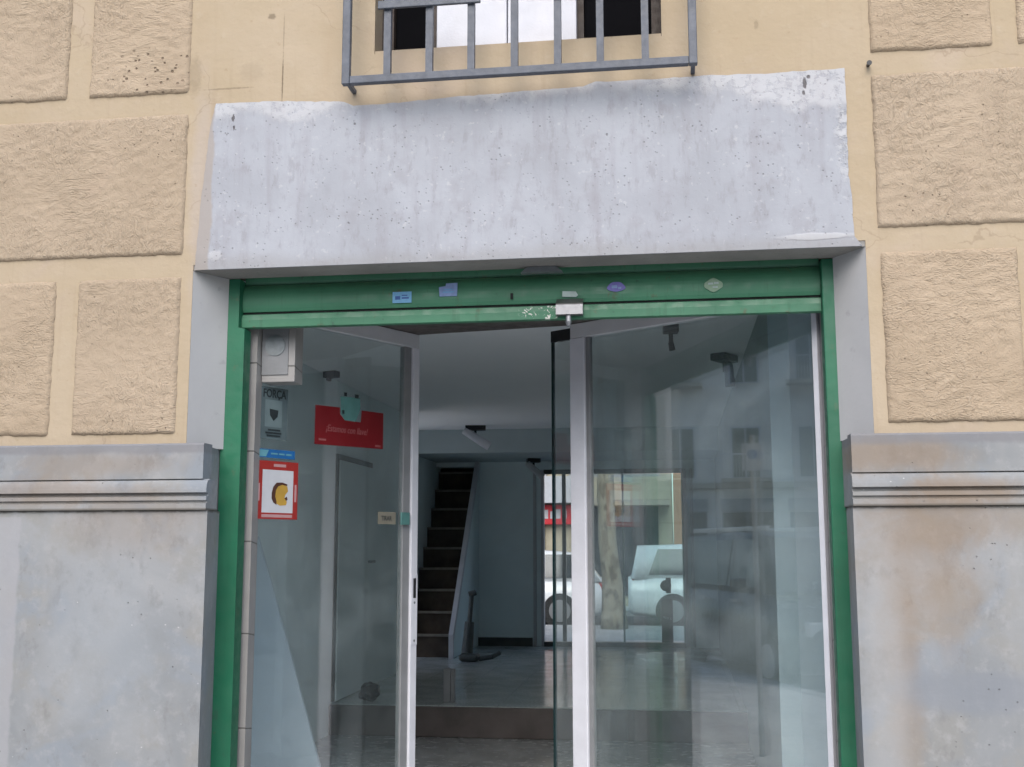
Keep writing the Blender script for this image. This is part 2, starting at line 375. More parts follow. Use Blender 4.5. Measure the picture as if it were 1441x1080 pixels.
M = dict(
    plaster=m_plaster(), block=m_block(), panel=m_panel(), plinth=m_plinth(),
    soffit=m_mortar('soffit_render', (0.224, 0.214, 0.201)), jamb=m_mortar('jamb_render', (0.376, 0.373, 0.372), .06, 2.0, .8, .001),
    rail=m_green('green_rail_paint', (0.011, 0.107, 0.054), .3), slat=m_green('green_slat_paint', (0.041, 0.159, 0.087), .5),
    grille=paint('grey_blue_paint', (0.075, 0.084, 0.102), .5, .15, 20), steel=paint('brushed_steel', (0.310, 0.310, 0.316), .42, .06, 40, 1.0),
    dullsteel=paint('dull_steel', (0.186, 0.205, 0.211), .45, .1, 30, .6),
    white=paint('white_enamel', (0.551, 0.558, 0.596), .4, .04, 9), pvc=paint('white_frame', (0.491, 0.499, 0.514), .42, .05, 6),
    bead=paint('grey_bead', (0.190, 0.195, 0.200), .5, .08, 9),
    glass=m_glass('door_glass'), rglass=m_glass('teal_glass', (.80, .91, .915), .8), cglass=m_glass('clear_glass', (.97, .985, .985), .6), edge=paint('glass_edge', (.006, .022, .024), .15, .1, 9, 0, .6, 0),
    black=paint('black_plastic', (.018, .018, .02), .45, .2, 20), dark=paint('dark_void', (.012, .012, .012), .9, .1, 5),
    tile=m_tile_reveal(), floor=m_floor(), lowfloor=paint('dark_floor', (.27, .28, .28), .25, .2, 5),
    iwall=m_mortar('interior_paint', (.73, .82, .83), .05, 1.5, .75, .0008, False), ceil=m_mortar('ceiling_paint', (.88, .895, .915), .02, 1.2, .8, .0006, False),
    beam=m_mortar('beam_paint', (.46, .53, .54), .05, 1.5, .75, .0008, False),
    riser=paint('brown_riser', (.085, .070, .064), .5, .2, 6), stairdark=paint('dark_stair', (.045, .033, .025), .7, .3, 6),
    nosing=paint('nosing_trim', (.16, .145, .125), .5, .15, 12), skirt=paint('dark_skirting', (.06, .065, .06), .4, .15, 8),
    blue=paint('blue_sticker', (0.124, 0.310, 0.496), .4, .08, 60), violetblue=paint('faded_blue_sticker', (0.186, 0.261, 0.447), .5, .10, 60),
    purple=paint('purple_sticker', (0.137, 0.124, 0.360), .4, .1, 60), palegreen=paint('pale_green_sticker', (0.199, 0.297, 0.199), .4, .1, 60),
    inkblue=paint('ink_blue', (0.031, 0.087, 0.261), .5, .05, 20, bump=0), paper=paint('paper', (0.447, 0.453, 0.472), .7, .04, 12, bump=0),
    mint=paint('mint_label', (0.310, 0.385, 0.360), .6, .1, 40, bump=0), greyposter=paint('grey_poster', (0.071, 0.099, 0.105), .6, .1, 10, bump=0),
    ink=paint('ink', (.012, .018, .02), .6, .05, 20, bump=0), sky=paint('blue_print', (0.009, 0.093, 0.261), .5, .12, 14, bump=0),
    cyan=paint('pale_cyan_print', (0.093, 0.248, 0.297), .5, .08, 20, bump=0),
    red=paint('red_print', (0.261, 0.017, 0.013), .5, .06, 12, bump=0), deepred=paint('deep_red', (0.143, 0.003, 0.006), .5, .08, 6, bump=0),
    pink=paint('pale_pink_print', (0.385, 0.218, 0.218), .6, .05, 20, bump=0), yellow=paint('yellow_print', (0.385, 0.235, 0.037), .6, .1, 20, bump=0),
    brown=paint('brown_print', (.06, .022, .012), .6, .1, 20, bump=0), teal=paint('teal_tape', (0.075, 0.186, 0.173), .5, .1, 20, bump=0),
    roseink=paint('rose_ink', (0.261, 0.075, 0.075), .6, .05, 20, bump=0), beige=paint('beige_plate', (0.186, 0.173, 0.137), .5, .08, 20),
    wood=paint('dark_wood', (.035, .024, .018), .6, .25, 14), board=m_mortar('white_board', (0.493, 0.552, 0.612), .05, 2, .6, .0006, False),
    void=paint('dark_pane', (.006, .006, .007), .9, .1, 3, 0, .0, 0),
    pale=m_mortar('pale_render', (.66, .63, .58), .08, .8),
    paleroad=m_mortar('light_bounce_road', (.30, .30, .295), .12, .7),  # road colour made pale to bounce light onto the shop ceiling
    rwall=m_mortar('darkened_side_wall', (.30, .34, .345), .08, 1.5, .7, .0008, False),  # shade put into the side wall's colour, so the glass reflection shows
    vac=paint('grey_plastic', (.085, .095, .095), .5, .15, 8),
    pier=m_mortar('pier_paint', (.47, .53, .57), .08, 1.5, .7, .0008, False),
    asphalt=m_asphalt(), paving=m_paving(), kerb=m_mortar('kerb_stone', (.34, .335, .33)), concrete=m_mortar('grey_concrete', (.30, .30, .30)),
    bark=m_bark(), leaves=m_leaves(),
    stone=m_mortar('sandstone', (.36, .315, .25), .12, 1.0), cream=m_mortar('cream_render', (.40, .355, .26), .1, .8), orange=m_mortar('orange_render', (.42, .24, .14), .1, .8),
    grey=m_mortar('grey_render', (.33, .33, .335), .1, .8), winglass=paint('dark_window_glass', (.02, .026, .03), .08, .1, 2, 0, .7, 0),
    carwhite=paint('white_car_paint', (.72, .73, .74), .25, .02, 3, 0, .6, 0), carblack=paint('dark_car_paint', (.012, .014, .018), .3, .1, 3, 0, .6, 0),
    cargrey=paint('silver_car_paint', (.36, .37, .38), .25, .04, 3, .3, .6, 0),
    rubber=paint('tyre_rubber', (.02, .02, .02), .8, .1, 10), alloy=paint('alloy', (.45, .46, .47), .35, .05, 10, .9), lamp=paint('lamp_lens', (.6, .62, .62), .15, .05, 10, 0, .7, 0), redlens=paint('red_lens', (.35, .01, .01), .2, .05, 10, 0, .6, 0),
    signred=paint('red_shop_sign', (.50, .02, .03), .5, .05, 4), jacket=paint('teal_cloth', (.03, .10, .11), .85, .2, 20), trousers=paint('grey_teal_cloth', (.10, .17, .17), .85, .15, 20),
    skin=paint('skin', (.42, .24, .17), .6, .06, 20), hair=paint('dark_hair', (.02, .015, .012), .6, .2, 40), shoe=paint('dark_shoe', (.02, .02, .022), .6, .1, 20),
)

# ------------------------------------------------------------------ camera
cd = bpy.data.cameras.new('camera'); cam = bpy.data.objects.new('camera', cd); COL.objects.link(cam)
rr = Vector((.990158, .139949, -.000853)); uu = Vector((.020901, -.141840, .989669)); fw = Vector((-.138382, .979947, .143369))
mw = Matrix((rr, uu, -fw)).transposed().to_4x4(); mw.translation = Vector((0, -4.3, 1.6))
cam.matrix_world = mw
cd.sensor_width = 36; cd.lens = 36 * 1600 / 1441; cd.clip_end = 500; cd.clip_start = .05
sc.camera = cam

# ------------------------------------------------------------------ light
EL, AZ = R(42), math.atan2(-.03, -1.0)          # soft light from high in front of the shop, a little to the left
w = bpy.data.worlds.new('World'); sc.world = w; w.use_nodes = True
nt = w.node_tree; bg = nt.nodes['Background']
sk = nt.nodes.new('ShaderNodeTexSky'); sk.sky_type = 'NISHITA'; sk.sun_disc = False
sk.sun_elevation = EL; sk.sun_rotation = AZ; sk.air_density = 1.0; sk.dust_density = 2.0; sk.ozone_density = .6
nt.links.new(sk.outputs[0], bg.inputs[0]); bg.inputs[1].default_value = .15
sd = Vector((math.sin(AZ) * math.cos(EL), math.cos(AZ) * math.cos(EL), math.sin(EL)))
sl = bpy.data.lights.new('sun', 'SUN'); sl.energy = 1.2; sl.angle = R(50); sl.color = (1, .985, .965)
so = bpy.data.objects.new('sun', sl); COL.objects.link(so); so.rotation_euler = sd.to_track_quat('Z', 'Y').to_euler(); so.location = (0, -20, 30)
sc.view_settings.view_transform = 'Standard'; sc.view_settings.look = 'None'; sc.view_settings.gamma = 1
sc.view_settings.exposure = EXPOSURE = 1.08
sc.cycles.max_bounces = 14; sc.cycles.diffuse_bounces = 9; sc.cycles.transparent_max_bounces = 24; sc.cycles.glossy_bounces = 6

# ------------------------------------------------------------------ ground
def S(name, m, *dims): return tag(B(name, m, None, *dims), kind='structure')
S('ground', M['asphalt'], -200, 200, -200, 200, -.6, -.13)
S('road', M['paleroad'], -60, 40, -11.99, -3.752, -.1295, -.12)
S('pavement', M['paving'], -60, 40, -3.55, -.031, -.119, 0)
S('kerb', M['kerb'], -60, 40, -3.75, -3.552, -.119, .004)
S('far_pavement', M['paving'], -60, 40, -15.2, -12, -.119, 0)
S('rear_pavement', M['concrete'], -60, 60, 8.46, 16.75, -.119, .2)
S('rear_kerb', M['kerb'], -60, 60, 16.752, 16.95, -.119, .204)
S('rear_road', M['asphalt'], -60, 60, 16.952, 22.0, -.119, .08)
S('rear_far_pavement', M['paving'], -60, 60, 22.002, 24.0, -.119, .2)

# ------------------------------------------------------------------ the facade
XL, XR, ZO = -1.921, .735, 2.745
bld = thing('building', 'ochre plastered street front with rough stucco blocks above a grey stone plinth', 'building', (-.6, 0, 0))
def holes_wall(name, m, xs, zs, solid, y0, y1, parent):
    bm = bmesh.new(); nx, nz = len(xs) - 1, len(zs) - 1
    vc = {}
    def V(i, j, k):
        if (i, j, k) not in vc: vc[(i, j, k)] = bm.verts.new((xs[i], y1 if k else y0, zs[j]))
        return vc[(i, j, k)]
    s = lambda i, j: 0 <= i < nx and 0 <= j < nz and solid(i, j)
    for i in range(nx):
        for j in range(nz):
            if not s(i, j): continue
            for k in (0, 1): bm.faces.new((V(i, j, k), V(i + 1, j, k), V(i + 1, j + 1, k), V(i, j + 1, k)))
            for di, dj, a, b in ((-1, 0, (i, j), (i, j + 1)), (1, 0, (i + 1, j), (i + 1, j + 1)), (0, -1, (i, j), (i + 1, j)), (0, 1, (i, j + 1), (i + 1, j + 1))):
                if not s(i + di, j + dj): bm.faces.new((V(*a, 0), V(*b, 0), V(*b, 1), V(*a, 1)))
    return mesh_obj(name, bm, m, parent)
WX0, WX1, WZ0, WZ1 = -1.176, -.008, 3.607, 5.1
holes_wall('plaster_wall', M['plaster'], [-9, XL, WX0, WX1, XR, 7], [2.0, ZO, WZ0, WZ1, 5.5],
           lambda i, j: not ((j == 0 and 1 <= i <= 3) or (j == 2 and i == 2)), 0, .3, bld)

def stucco_block(x0, x1, z0, z1, seed):
    """raised block: a fine grid with pressed ridges, ragged rounded edges"""
    bm = bmesh.new(); st = .010
    nx, nz = max(4, int((x1 - x0) / st)), max(4, int((z1 - z0) / st))
    rot = noise.noise(Vector((seed * 3.1, 1, 2))) * .5
    ca, sa = math.cos(rot), math.sin(rot)
    g = []
    for j in range(nz + 1):
        row = []
        for i in range(nx + 1):
            u, v = i / nx, j / nz
            x, z = x0 + u * (x1 - x0), z0 + v * (z1 - z0)
            e = min(u * (x1 - x0), (1 - u) * (x1 - x0), v * (z1 - z0), (1 - v) * (z1 - z0))
            q = Vector((ca * x + sa * z, seed * 7.7, -sa * x + ca * z))
            wp = noise.noise(q * 6) * .03
            fq = .75 + .5 * ((seed * .618) % 1)
            n1 = noise.noise(Vector((q.x * 24 * fq + wp * 30, q.y, q.z * 52 * fq + wp * 60))) * (.6 + .8 * max(0, min(1, .5 + noise.noise(Vector((x * 4, seed, z * 4))) * 1.2)))
            n2 = noise.noise(Vector((x * 60, seed, z * 60)))
            h = .0036 * max(-.8, min(.5, n1 * 1.6)) + .0015 * n2
            k = min(1, e / .008)
            d = .0085 * (1 - (1 - k) ** 2.2) + h * min(1, e / .03)
            ch = noise.noise(Vector((x * 17, seed * 2.3, z * 17))) + .5 * noise.noise(Vector((x * 50, seed, z * 50)))
            if e < .05 and ch > .42 + e * 9: d *= max(.25, 1 - (ch - .42 - e * 9) * 4)
            jx = .004 * noise.noise(Vector((z * 16, seed + 5, x * 3))) + .003 * noise.noise(Vector((z * 60, seed, 3)))
            jz = .004 * noise.noise(Vector((x * 16, seed + 9, z * 3))) + .003 * noise.noise(Vector((x * 60, seed, 8)))
            row.append(bm.verts.new((x + jx, -max(d, .0) - (.004 if e > 0 else -.002), z + jz)))
        g.append(row)
    for j in range(nz):
        for i in range(nx):
            bm.faces.new((g[j][i], g[j][i + 1], g[j + 1][i + 1], g[j + 1][i]))
    # skirt down into the wall
    ring = g[0] + [r[-1] for r in g[1:]] + g[-1][-2::-1] + [r[0] for r in g[-2:0:-1]]
    low = [bm.verts.new((v.co.x, .01, v.co.z)) for v in ring]
    for a in range(len(ring)):
        b = (a + 1) % len(ring); bm.faces.new((ring[a], ring[b], low[b], low[a]))
    o = mesh_obj('stucco_block', bm, M['block'], bld, True)
    return o

rows = [(2.052, 2.698, 'n'), (2.789, 3.395, 'w'), (3.484, 4.09, 'n'), (4.18, 4.79, 'w')]
sd_ = 1
for z0, z1, k in rows:
    if k == 'n': sets = [(-2.415, -1.968), (-2.965, -2.512), (-3.515, -3.065), (.785, 1.237 if z0 > 3 else 1.275), (1.325 if z0 > 3 else 1.36, 1.80)]
    else: sets = [(-2.965, -1.966), (-4.1, -3.06), (.783, 1.80)]
    for x0, x1 in sets:
        stucco_block(x0, x1, z0, z1, sd_); sd_ += 1.37

# bare concrete panel over the opening with a ragged outline
def ragged(pts, step, amp, seed):
    out = []
    for a, b in zip(pts, pts[1:] + pts[:1]):
        L = math.hypot(b[0] - a[0], b[1] - a[1]); n = max(1, int(L / step))
        for i in range(n):
            t = i / n; x, z = a[0] + (b[0] - a[0]) * t, a[1] + (b[1] - a[1]) * t
            d = amp * (noise.noise(Vector((x * 9, z * 9, seed))) + .7 * noise.noise(Vector((x * 40, z * 40, seed))))
            nx, nz = -(b[1] - a[1]) / L, (b[0] - a[0]) / L
            if b[1] == a[1] == 2.7225: d = 0
            out.append((x + nx * d, z + nz * d))
    return out
bm = bmesh.new()
prism(bm, ragged([(-1.912, 2.7225), (.722, 2.7225), (.697, 2.76), (.686, 3.0), (.686, 3.428), (.45, 3.424), (.1, 3.428), (-.27, 3.428), (-.32, 3.412), (-.66, 3.405), (-.9, 3.398), (-1.07, 3.388), (-1.26, 3.384), (-1.30, 3.405), (-1.46, 3.415), (-1.56, 3.424), (-1.848, 3.430), (-1.862, 3.37), (-1.895, 3.05)], .02, .005, 3.0), 'y', -.007, .002)
mesh_obj('concrete_panel', bm, M['panel'], bld)
B('lintel_soffit', M['soffit'], bld, XL + .001, XR - .001, .003, .16, 2.722, 2.744)
for s, xa, xb in ((-1, XL, -1.831), (1, XR, .636)):
    bm = bmesh.new(); prism(bm, [(xa, .002), (xb - s * -.0, .16), (xb, .26), (xa, .26)], 'z', 2.004, 2.7215)
    mesh_obj('splayed_jamb', bm, M['jamb'], bld)

# stone plinth, cap and moulding on both sides
def moulding_profile():
    pts = [(.05, 1.750), (-.056, 1.750), (-.056, 1.774), (-.044, 1.776), (-.044, 1.785), (-.054, 1.787), (-.054, 1.801), (-.036, 1.804), (-.036, 1.815)]
    for i in range(7):
        a = R(90 * i / 6); pts.append((-.036 - .020 * math.cos(a), 1.818 + .048 * math.sin(a)))
    pts += [(-.024, 1.868), (-.024, 1.8715), (.05, 1.8715)]
    return pts
capp = [(.05, 1.872), (-.034, 1.872), (-.034, 2.006), (-.028, 2.0135), (.05, 2.0135)]
for s, xo, xi, xm, xc, xb in ((-1, -9, -1.804, -1.806, -1.832, -1.838), (1, 7, .641, .641, .646, .647)):
    bm = bmesh.new(); prism(bm, [(xo, -.042), (xi, -.042), (xb, .16), (xb, .3), (xo, .3)], 'z', -.1, 1.7495)
    mesh_obj('plinth', bm, M['plinth'], bld)
    bm = bmesh.new(); prism(bm, moulding_profile(), 'x', xo, xm); mesh_obj('plinth_moulding', bm, M['plinth'], bld)
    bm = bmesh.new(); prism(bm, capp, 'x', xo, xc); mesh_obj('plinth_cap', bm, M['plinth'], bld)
    bm = bmesh.new(); xq = xc - s * .047 if s < 0 else xc - .028
    prism(bm, [(xo, .0505), (-1.8385 if s < 0 else .646, .0505), (-1.849 if s < 0 else .641, .16), (-1.849 if s < 0 else .641, .29), (xo, .29)], 'z', 1.7515, 2.0035)
    mesh_obj('plinth_return', bm, M['plinth'], bld)

# upper window in the facade
win = B('window', M['wood'], bld, WX0, WX0 + .05, .12, .2, WZ0, WZ1 - .002)
bm = bmesh.new()
box(bm, WX1 - .04, WX1, .12, .2, WZ0, WZ1 - .002); box(bm, WX0 + .052, WX1 - .042, .125, .2, WZ0, WZ0 + .035)
box(bm, -.96, -.92, .13, .19, WZ0 + .037, WZ1 - .01); box(bm, -.365, -.325, .13, .19, WZ0 + .037, WZ1 - .01)
fr = mesh_obj('frame', bm, M['wood'], win)
B('pane', M['void'], win, WX0 + .052, -.962, .155, .161, WZ0 + .04, WZ1 - .01)
B('pane', M['void'], win, -.323, WX1 - .042, .155, .161, WZ0 + .04, WZ1 - .01)
bm = bmesh.new()
for a, b in ((-.935, -.640), (-.636, -.352)): box(bm, a, b, .085, .128, WZ0 + .022, WZ1 - .01, .004)
B_ = mesh_obj('shutter_panel', bm, M['white'], win)
B('inner_wall', M['dark'], bld, WX0 - .2, WX1 + .2, .305, .36, WZ0 - .2, WZ1 + .2)
B('window_sill', M['plaster'], bld, WX0 + .002, WX1 - .002, .002, .119, WZ0 - .05, WZ0 + .012)
tube_bm = bmesh.new(); tube(tube_bm, (.775, .0, 3.435), (.775, -.03, 3.432), .007); tube(tube_bm, (.775, -.03, 3.432), (.775, -.034, 3.432), .010)
mesh_obj('wall_anchor', tube_bm, M['black'], bld)
# upper mass and roof of the building (over the shop)
B('roof', M['concrete'], bld, -3.2, 7, .302, 8.4, 5.3, 5.5)

# window grille
gr = thing('window_grille', 'grey blue welded bar grille standing proud of the upper window', 'grille', (-.57, -.12, 3.43))
bm = bmesh.new()
GY0, GY1 = -.135, -.105
box(bm, -1.273, -1.241, GY0, GY1, 3.427, 5.2, .003); box(bm, .094, .126, GY0, GY1, 3.427, 5.2, .003); box(bm, -1.240, .093, GY0, GY1, 3.427, 3.459, .003)
mesh_obj('frame', bm, M['grille'], gr)
for x in (-1.089, -.919, -.751, -.579, -.409, -.244, -.071): B('bar', M['grille'], gr, x - .014, x + .014, GY0 + .003, GY1 - .003, 3.4595, 5.19)
B('cross_bar', M['grille'], gr, -1.126, -.712, GY0 - .012, GY0 + .0025, 3.728, 3.762, bev=.003)
B('cross_bar', M['grille'], gr, -.440, -.03, GY0 - .012, GY0 + .0025, 3.730, 3.764, bev=.003)
for x in (-1.257, .11): B('wall_bracket', M['grille'], gr, x - .008, x + .008, GY1 + .001, .001, 3.440, 3.456)

# ------------------------------------------------------------------ roller shutter
sh = thing('roller_shutter', 'raised green metal roller shutter with side rails under the concrete lintel', 'shutter', (-.6, .2, 0))
for x0, x1 in ((-1.845, -1.757), (.591, .655)):
    bm = bmesh.new()
    if x0 < -1: prism(bm, [(x0, .02), (x1, .02), (x1, 2.508), (-1.784, 2.514), (-1.784, 2.7205), (x0, 2.7205)], 'y', .161, .235)
    else: box(bm, x0, x1, .161, .235, .02, 2.7205, .004)
    r_ = mesh_obj('guide_rail', bm, M['rail'], sh)
def slat(z0, z1, y, bulge, curl=0.0):
    bm = bmesh.new(); n = 8; f, b = [], []
    for i in range(n + 1):
        t = i / n; z = z0 + (z1 - z0) * t
        yy = y - bulge * math.sin(math.pi * min(1, t * 1.0)) ** .6 + curl * t * t
        f.append((yy, z)); b.append((yy + .012, z))
    prism(bm, f + b[::-1], 'x', -1.783, .590)
    return mesh_obj('slat', bm, M['slat'], sh, False)
slat(2.5855, 2.702, .203, .010, .012); slat(2.707, 2.80, .226, .008, .01); slat(2.806, 2.9, .246, .006, .01)
bm = bmesh.new(); prism(bm, [(.193, 2.519), (.2, 2.516), (.222, 2.516), (.225, 2.574), (.208, 2.577), (.196, 2.572), (.192, 2.55)], 'x', -1.783, .590)
mesh_obj('bottom_bar', bm, M['slat'], sh)
bm = bmesh.new(); box(bm, -1.783, .59, .21, .218, 2.5745, 2.5845); mesh_obj('hinge_groove', bm, M['dark'], sh)
bm = bmesh.new(); prism(bm, [(.190, 2.527), (.150, 2.527), (.148, 2.566), (.152, 2.572), (.190, 2.598)], 'x', -.451, -.343)
lk = mesh_obj('lock', bm, M['steel'], sh)
bm = bmesh.new(); tube(bm, (-.402, .17, 2.5265), (-.402, .17, 2.500), .012, 14); tube(bm, (-.402, .17, 2.4995), (-.402, .17, 2.482), .014, 14, .008); mesh_obj('lock_cylinder', bm, M['steel'], lk)
B('key_slot', M['dark'], sh, -.640, -.630, .186, .196, 2.605, 2.628)
bm = bmesh.new(); prism(bm, [(-.590, 2.697), (-.420, 2.697), (-.447, 2.7205), (-.563, 2.7205)], 'y', .125, .158)
tag(mesh_obj('shutter_stop', bm, M['dullsteel']), 'small grey metal stop plate under the middle of the concrete lintel', 'bracket')

def flat(name, pts, y, th, m, label, cat, group=None, extra=None):
    bm = bmesh.new(); prism(bm, pts, 'y', y - th, y); o = mesh_obj(name, bm, m)
    tag(o, label, cat, group)
    if extra: extra(o)
    return o
def quad(x0, x1, z0, z1): return [(x0, z0), (x1, z0), (x1, z1), (x0, z1)]
def rot2(pts, a):
    cx = sum(p[0] for p in pts) / len(pts); cz = sum(p[1] for p in pts) / len(pts); c, s = math.cos(a), math.sin(a)
    return [(cx + c * (x - cx) - s * (z - cz), cz + s * (x - cx) + c * (z - cz)) for x, z in pts]
def marks(o, y, cells, m):
    bm = bmesh.new()
    for x0, x1, z0, z1 in cells: box(bm, x0, x1, y - .0006, y, z0, z1)
    mesh_obj('print', bm, m, o)
GST = 'stickers on the green shutter'
SY = .1922
flat('sticker', quad(-1.133, -1.053, 2.6035, 2.650), SY, .0015, M['blue'], 'bright sky blue rectangular sticker on green shutter slat, leftmost and lowest', 'sticker', GST,
     lambda o: marks(o, SY - .0016, [(-1.122, -1.10, 2.617, 2.632), (-1.094, -1.064, 2.62, 2.627), (-1.094, -1.07, 2.632, 2.637)], M['inkblue']))
flat('sticker', [(-.935, 2.625), (-.862, 2.625), (-.860, 2.681), (-.908, 2.679), (-.910, 2.668), (-.938, 2.664)], SY, .0015, M['violetblue'], 'faded violet blue sticker with a torn upper left corner on the green shutter', 'sticker', GST,
     lambda o: marks(o, SY - .0016, [(-.922, -.875, 2.640, 2.645), (-.92, -.88, 2.651, 2.655)], M['blue']))
flat('sticker', [(-.210 + .036 * math.cos(a) * (1 - .12 * math.sin(3 * a)), 2.642 + .020 * math.sin(a)) for a in [i * math.tau / 20 for i in range(20)]], SY, .0015, M['purple'], 'purple oval sticker on the green shutter just right of the lock', 'sticker', GST,
     lambda o: marks(o, SY - .0016, [(-.228, -.206, 2.636, 2.648), (-.202, -.19, 2.632, 2.640)], M['violetblue']))
flat('sticker', [(.176 + .037 * math.cos(a), 2.636 + .025 * math.sin(a) * (1 + .15 * math.cos(4 * a))) for a in [i * math.tau / 20 for i in range(20)]], SY, .0015, M['palegreen'], 'pale green worn round sticker on the green shutter, farthest right', 'sticker', GST,
     lambda o: marks(o, SY - .0016, [(.155, .175, 2.638, 2.646), (.172, .192, 2.624, 2.631), (.178, .196, 2.64, 2.648)], M['mint']))
flat('sticker', rot2([(-.428, 2.606), (-.372, 2.606), (-.364, 2.614), (-.374, 2.629), (-.428, 2.629)], -.05), SY, .0015, M['mint'], 'small whitish paper label stuck directly above the silver shutter lock', 'sticker', GST)

# tile lined reveals behind the rails
B('tile_reveal', M['tile'], bld, -1.86, -1.737, .262, .335, .36, 2.66)
B('tile_reveal', M['tile'], bld, .598, .68, .262, .33, .36, 2.66)

# ------------------------------------------------------------------ glazed leaves
HZ, ZT, ZB = 2.59, 2.66, .36
def leaf_matrix(o): return Matrix.Translation(o.location) @ o.rotation_euler.to_matrix().to_4x4()
aL = math.atan2(1.16 - .33, -1.29 + 1.74)
lf = thing('glass_door', 'left glass door with white frame, swung inward and carrying posters and the red sign', 'door', (-1.74, .33, .36), aL, world=False)
L0 = lambda z: z - .36
B('pane', M['glass'], lf, -.03, .90, -.003, .003, L0(ZB), L0(HZ) + .005)
bm = bmesh.new(); box(bm, -.03, 1.0, -.022, .022, L0(HZ), L0(ZT), .003); rl = mesh_obj('top_rail', bm, M['pvc'], lf)
bm = bmesh.new(); box(bm, .952, 1.0, -.024, .024, L0(ZB), L0(HZ) - .0005, .004); st_ = mesh_obj('stile', bm, M['white'], lf)
bm = bmesh.new(); box(bm, .902, .9515, -.012, .020, L0(ZB), L0(HZ) - .0005, .002); mesh_obj('glazing_bead', bm, M['bead'], lf)
bm = bmesh.new(); box(bm, .953, .997, -.0275, -.0245, L0(1.14), L0(1.475), .001); lp = mesh_obj('lock_plate', bm, M['white'], lf)
B('keyhole', M['black'], lp, .966, .985, -.0285, -.0277, L0(1.362), L0(1.456))
for z in (1.16, 1.34): 
    bm = bmesh.new(); tube(bm, (.976, -.0276, L0(z)), (.976, -.0286, L0(z)), .006); mesh_obj('screw', bm, M['dullsteel'], lp)

aR = math.atan2(1.025 - .33, -.42 - .59)
rf = thing('glass_door', 'right glass door with white frame, ajar inward and mirroring the parked cars', 'door', (.59, .33, .36), aR, world=False)
LR = math.hypot(1.01, .695)
B('pane', M['glass'], rf, .02, LR - .04, -.003, .003, L0(ZB), L0(HZ) + .005)
bm = bmesh.new(); box(bm, -.01, LR + .05, -.022, .022, L0(HZ), L0(ZT), .003); mesh_obj('top_rail', bm, M['pvc'], rf)
bm = bmesh.new(); box(bm, LR - .036, LR + .052, -.024, .024, L0(ZB), L0(HZ) - .0005, .004); mesh_obj('stile', bm, M['white'], rf)
bm = bmesh.new(); box(bm, LR - .058, LR - .0365, -.014, .012, L0(ZB), L0(HZ) - .0005, .002); mesh_obj('glazing_bead', bm, M['bead'], rf)
bm = bmesh.new(); box(bm, -.005, .018, -.02, .02, L0(ZB), L0(HZ) - .0005, .002); mesh_obj('hinge_stile', bm, M['white'], rf)

# frameless sliding leaf parked behind the right hand leaf, its dark edge showing past the stile
ff = thing('glass_door', 'frameless dark edged sliding glass door showing past the broad white stile', 'door', (.59, .33, .36), aR, world=False)
B('pane', M['glass'], ff, .16, 1.435, -.052, -.042, 0.012, L0(2.60))
B('glass_edge', M['edge'], ff, 1.4355, 1.447, -.054, -.040, 0.012, L0(2.60))
bm = bmesh.new(); box(bm, 1.275, 1.447, -.058, -.036, L0(2.6005), L0(2.657), .002); mesh_obj('patch_fitting', bm, M['black'], ff)
B('floor_guide', M['black'], ff, .9, 1.0, -.058, -.036, -.005, .0115)

# vestibule soffit between the two leaves and the shop front
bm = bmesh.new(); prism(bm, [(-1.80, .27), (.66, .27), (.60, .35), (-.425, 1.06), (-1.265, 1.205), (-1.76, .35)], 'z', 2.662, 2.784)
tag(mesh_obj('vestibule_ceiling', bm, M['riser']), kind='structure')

# --- things stuck on the left leaf (local x along the leaf, outside is -y)
ML = leaf_matrix(lf)
TX = lambda u, z: ML @ Matrix.Translation((u, -.0052, L0(z))) @ Matrix.Rotation(R(90), 4, 'X')
def on_leaf(name, rects, label, cat, first_m, group=None):
    """rects: (u0,u1,z0,z1,material,layer,part name); the first is the sheet itself"""
    root = None
    for (pts, m, lay, pn) in rects:
        bm = bmesh.new(); y = -.0033 - lay * .0005
        prism(bm, [(u, L0(z)) for u, z in pts], 'y', y - .0004, y); 
        o = mesh_obj(pn if root else name, bm, m, root)
        if root is None:
            o.matrix_world = ML; root = o; tag(o, label, cat, group)
    return root
def leaf_text(root, body, u, z, size, m, lay, shear=0, bold=0, sx=1.0, tilt=0.0):
    mt = Matrix.Translation((u, -.0033 - lay * .0005, L0(z))) @ Matrix.Rotation(R(90), 4, 'X') @ Matrix.Rotation(tilt, 4, 'Z') @ Matrix.Diagonal((sx, 1, 1, 1))
    return text_obj('lettering', body, size, m, root, mt, shear, bold)

p1 = on_leaf('poster', [(quad(.000, .150, 2.065, 2.290), M['greyposter'], 0, 'sheet'), (quad(.022, .118, 2.118, 2.235), M['cyan'], 1, 'picture_field')], 'dim grey poster with dark crest and capital lettering on the left glass', 'poster', None)
p1.children[0].data.materials[0] = paint('grey_field', (.11, .15, .155), .6, .1, 12, bump=0)
leaf_text(p1, 'FORÇA', .008, 2.246, .050, M['ink'], 2, 0, .0012, .80)
bm = bmesh.new(); prism(bm, [(.070, L0(2.145)), (.092, L0(2.165)), (.096, L0(2.192)), (.047, L0(2.196)), (.050, L0(2.168))], 'y', -.0056, -.0050); mesh_obj('crest', bm, M['ink'], p1)
bm = bmesh.new()
for z, a, b in ((2.105, .04, .11), (2.092, .026, .116), (2.080, .034, .11)): box(bm, a, b, -.0056, -.005, L0(z) - .0035, L0(z) + .0035)
mesh_obj('small_print', bm, M['ink'], p1)
p2 = on_leaf('sticker', [(quad(-.010, .200, 1.985, 2.022), M['sky'], 0, 'sheet'), ([(-.008, 1.989), (.035, 1.989), (.05, 2.018), (-.008, 2.018)], M['cyan'], 1, 'pale_corner')], 'blue strip sticker with a pale corner right above the red bordered poster', 'sticker', None)
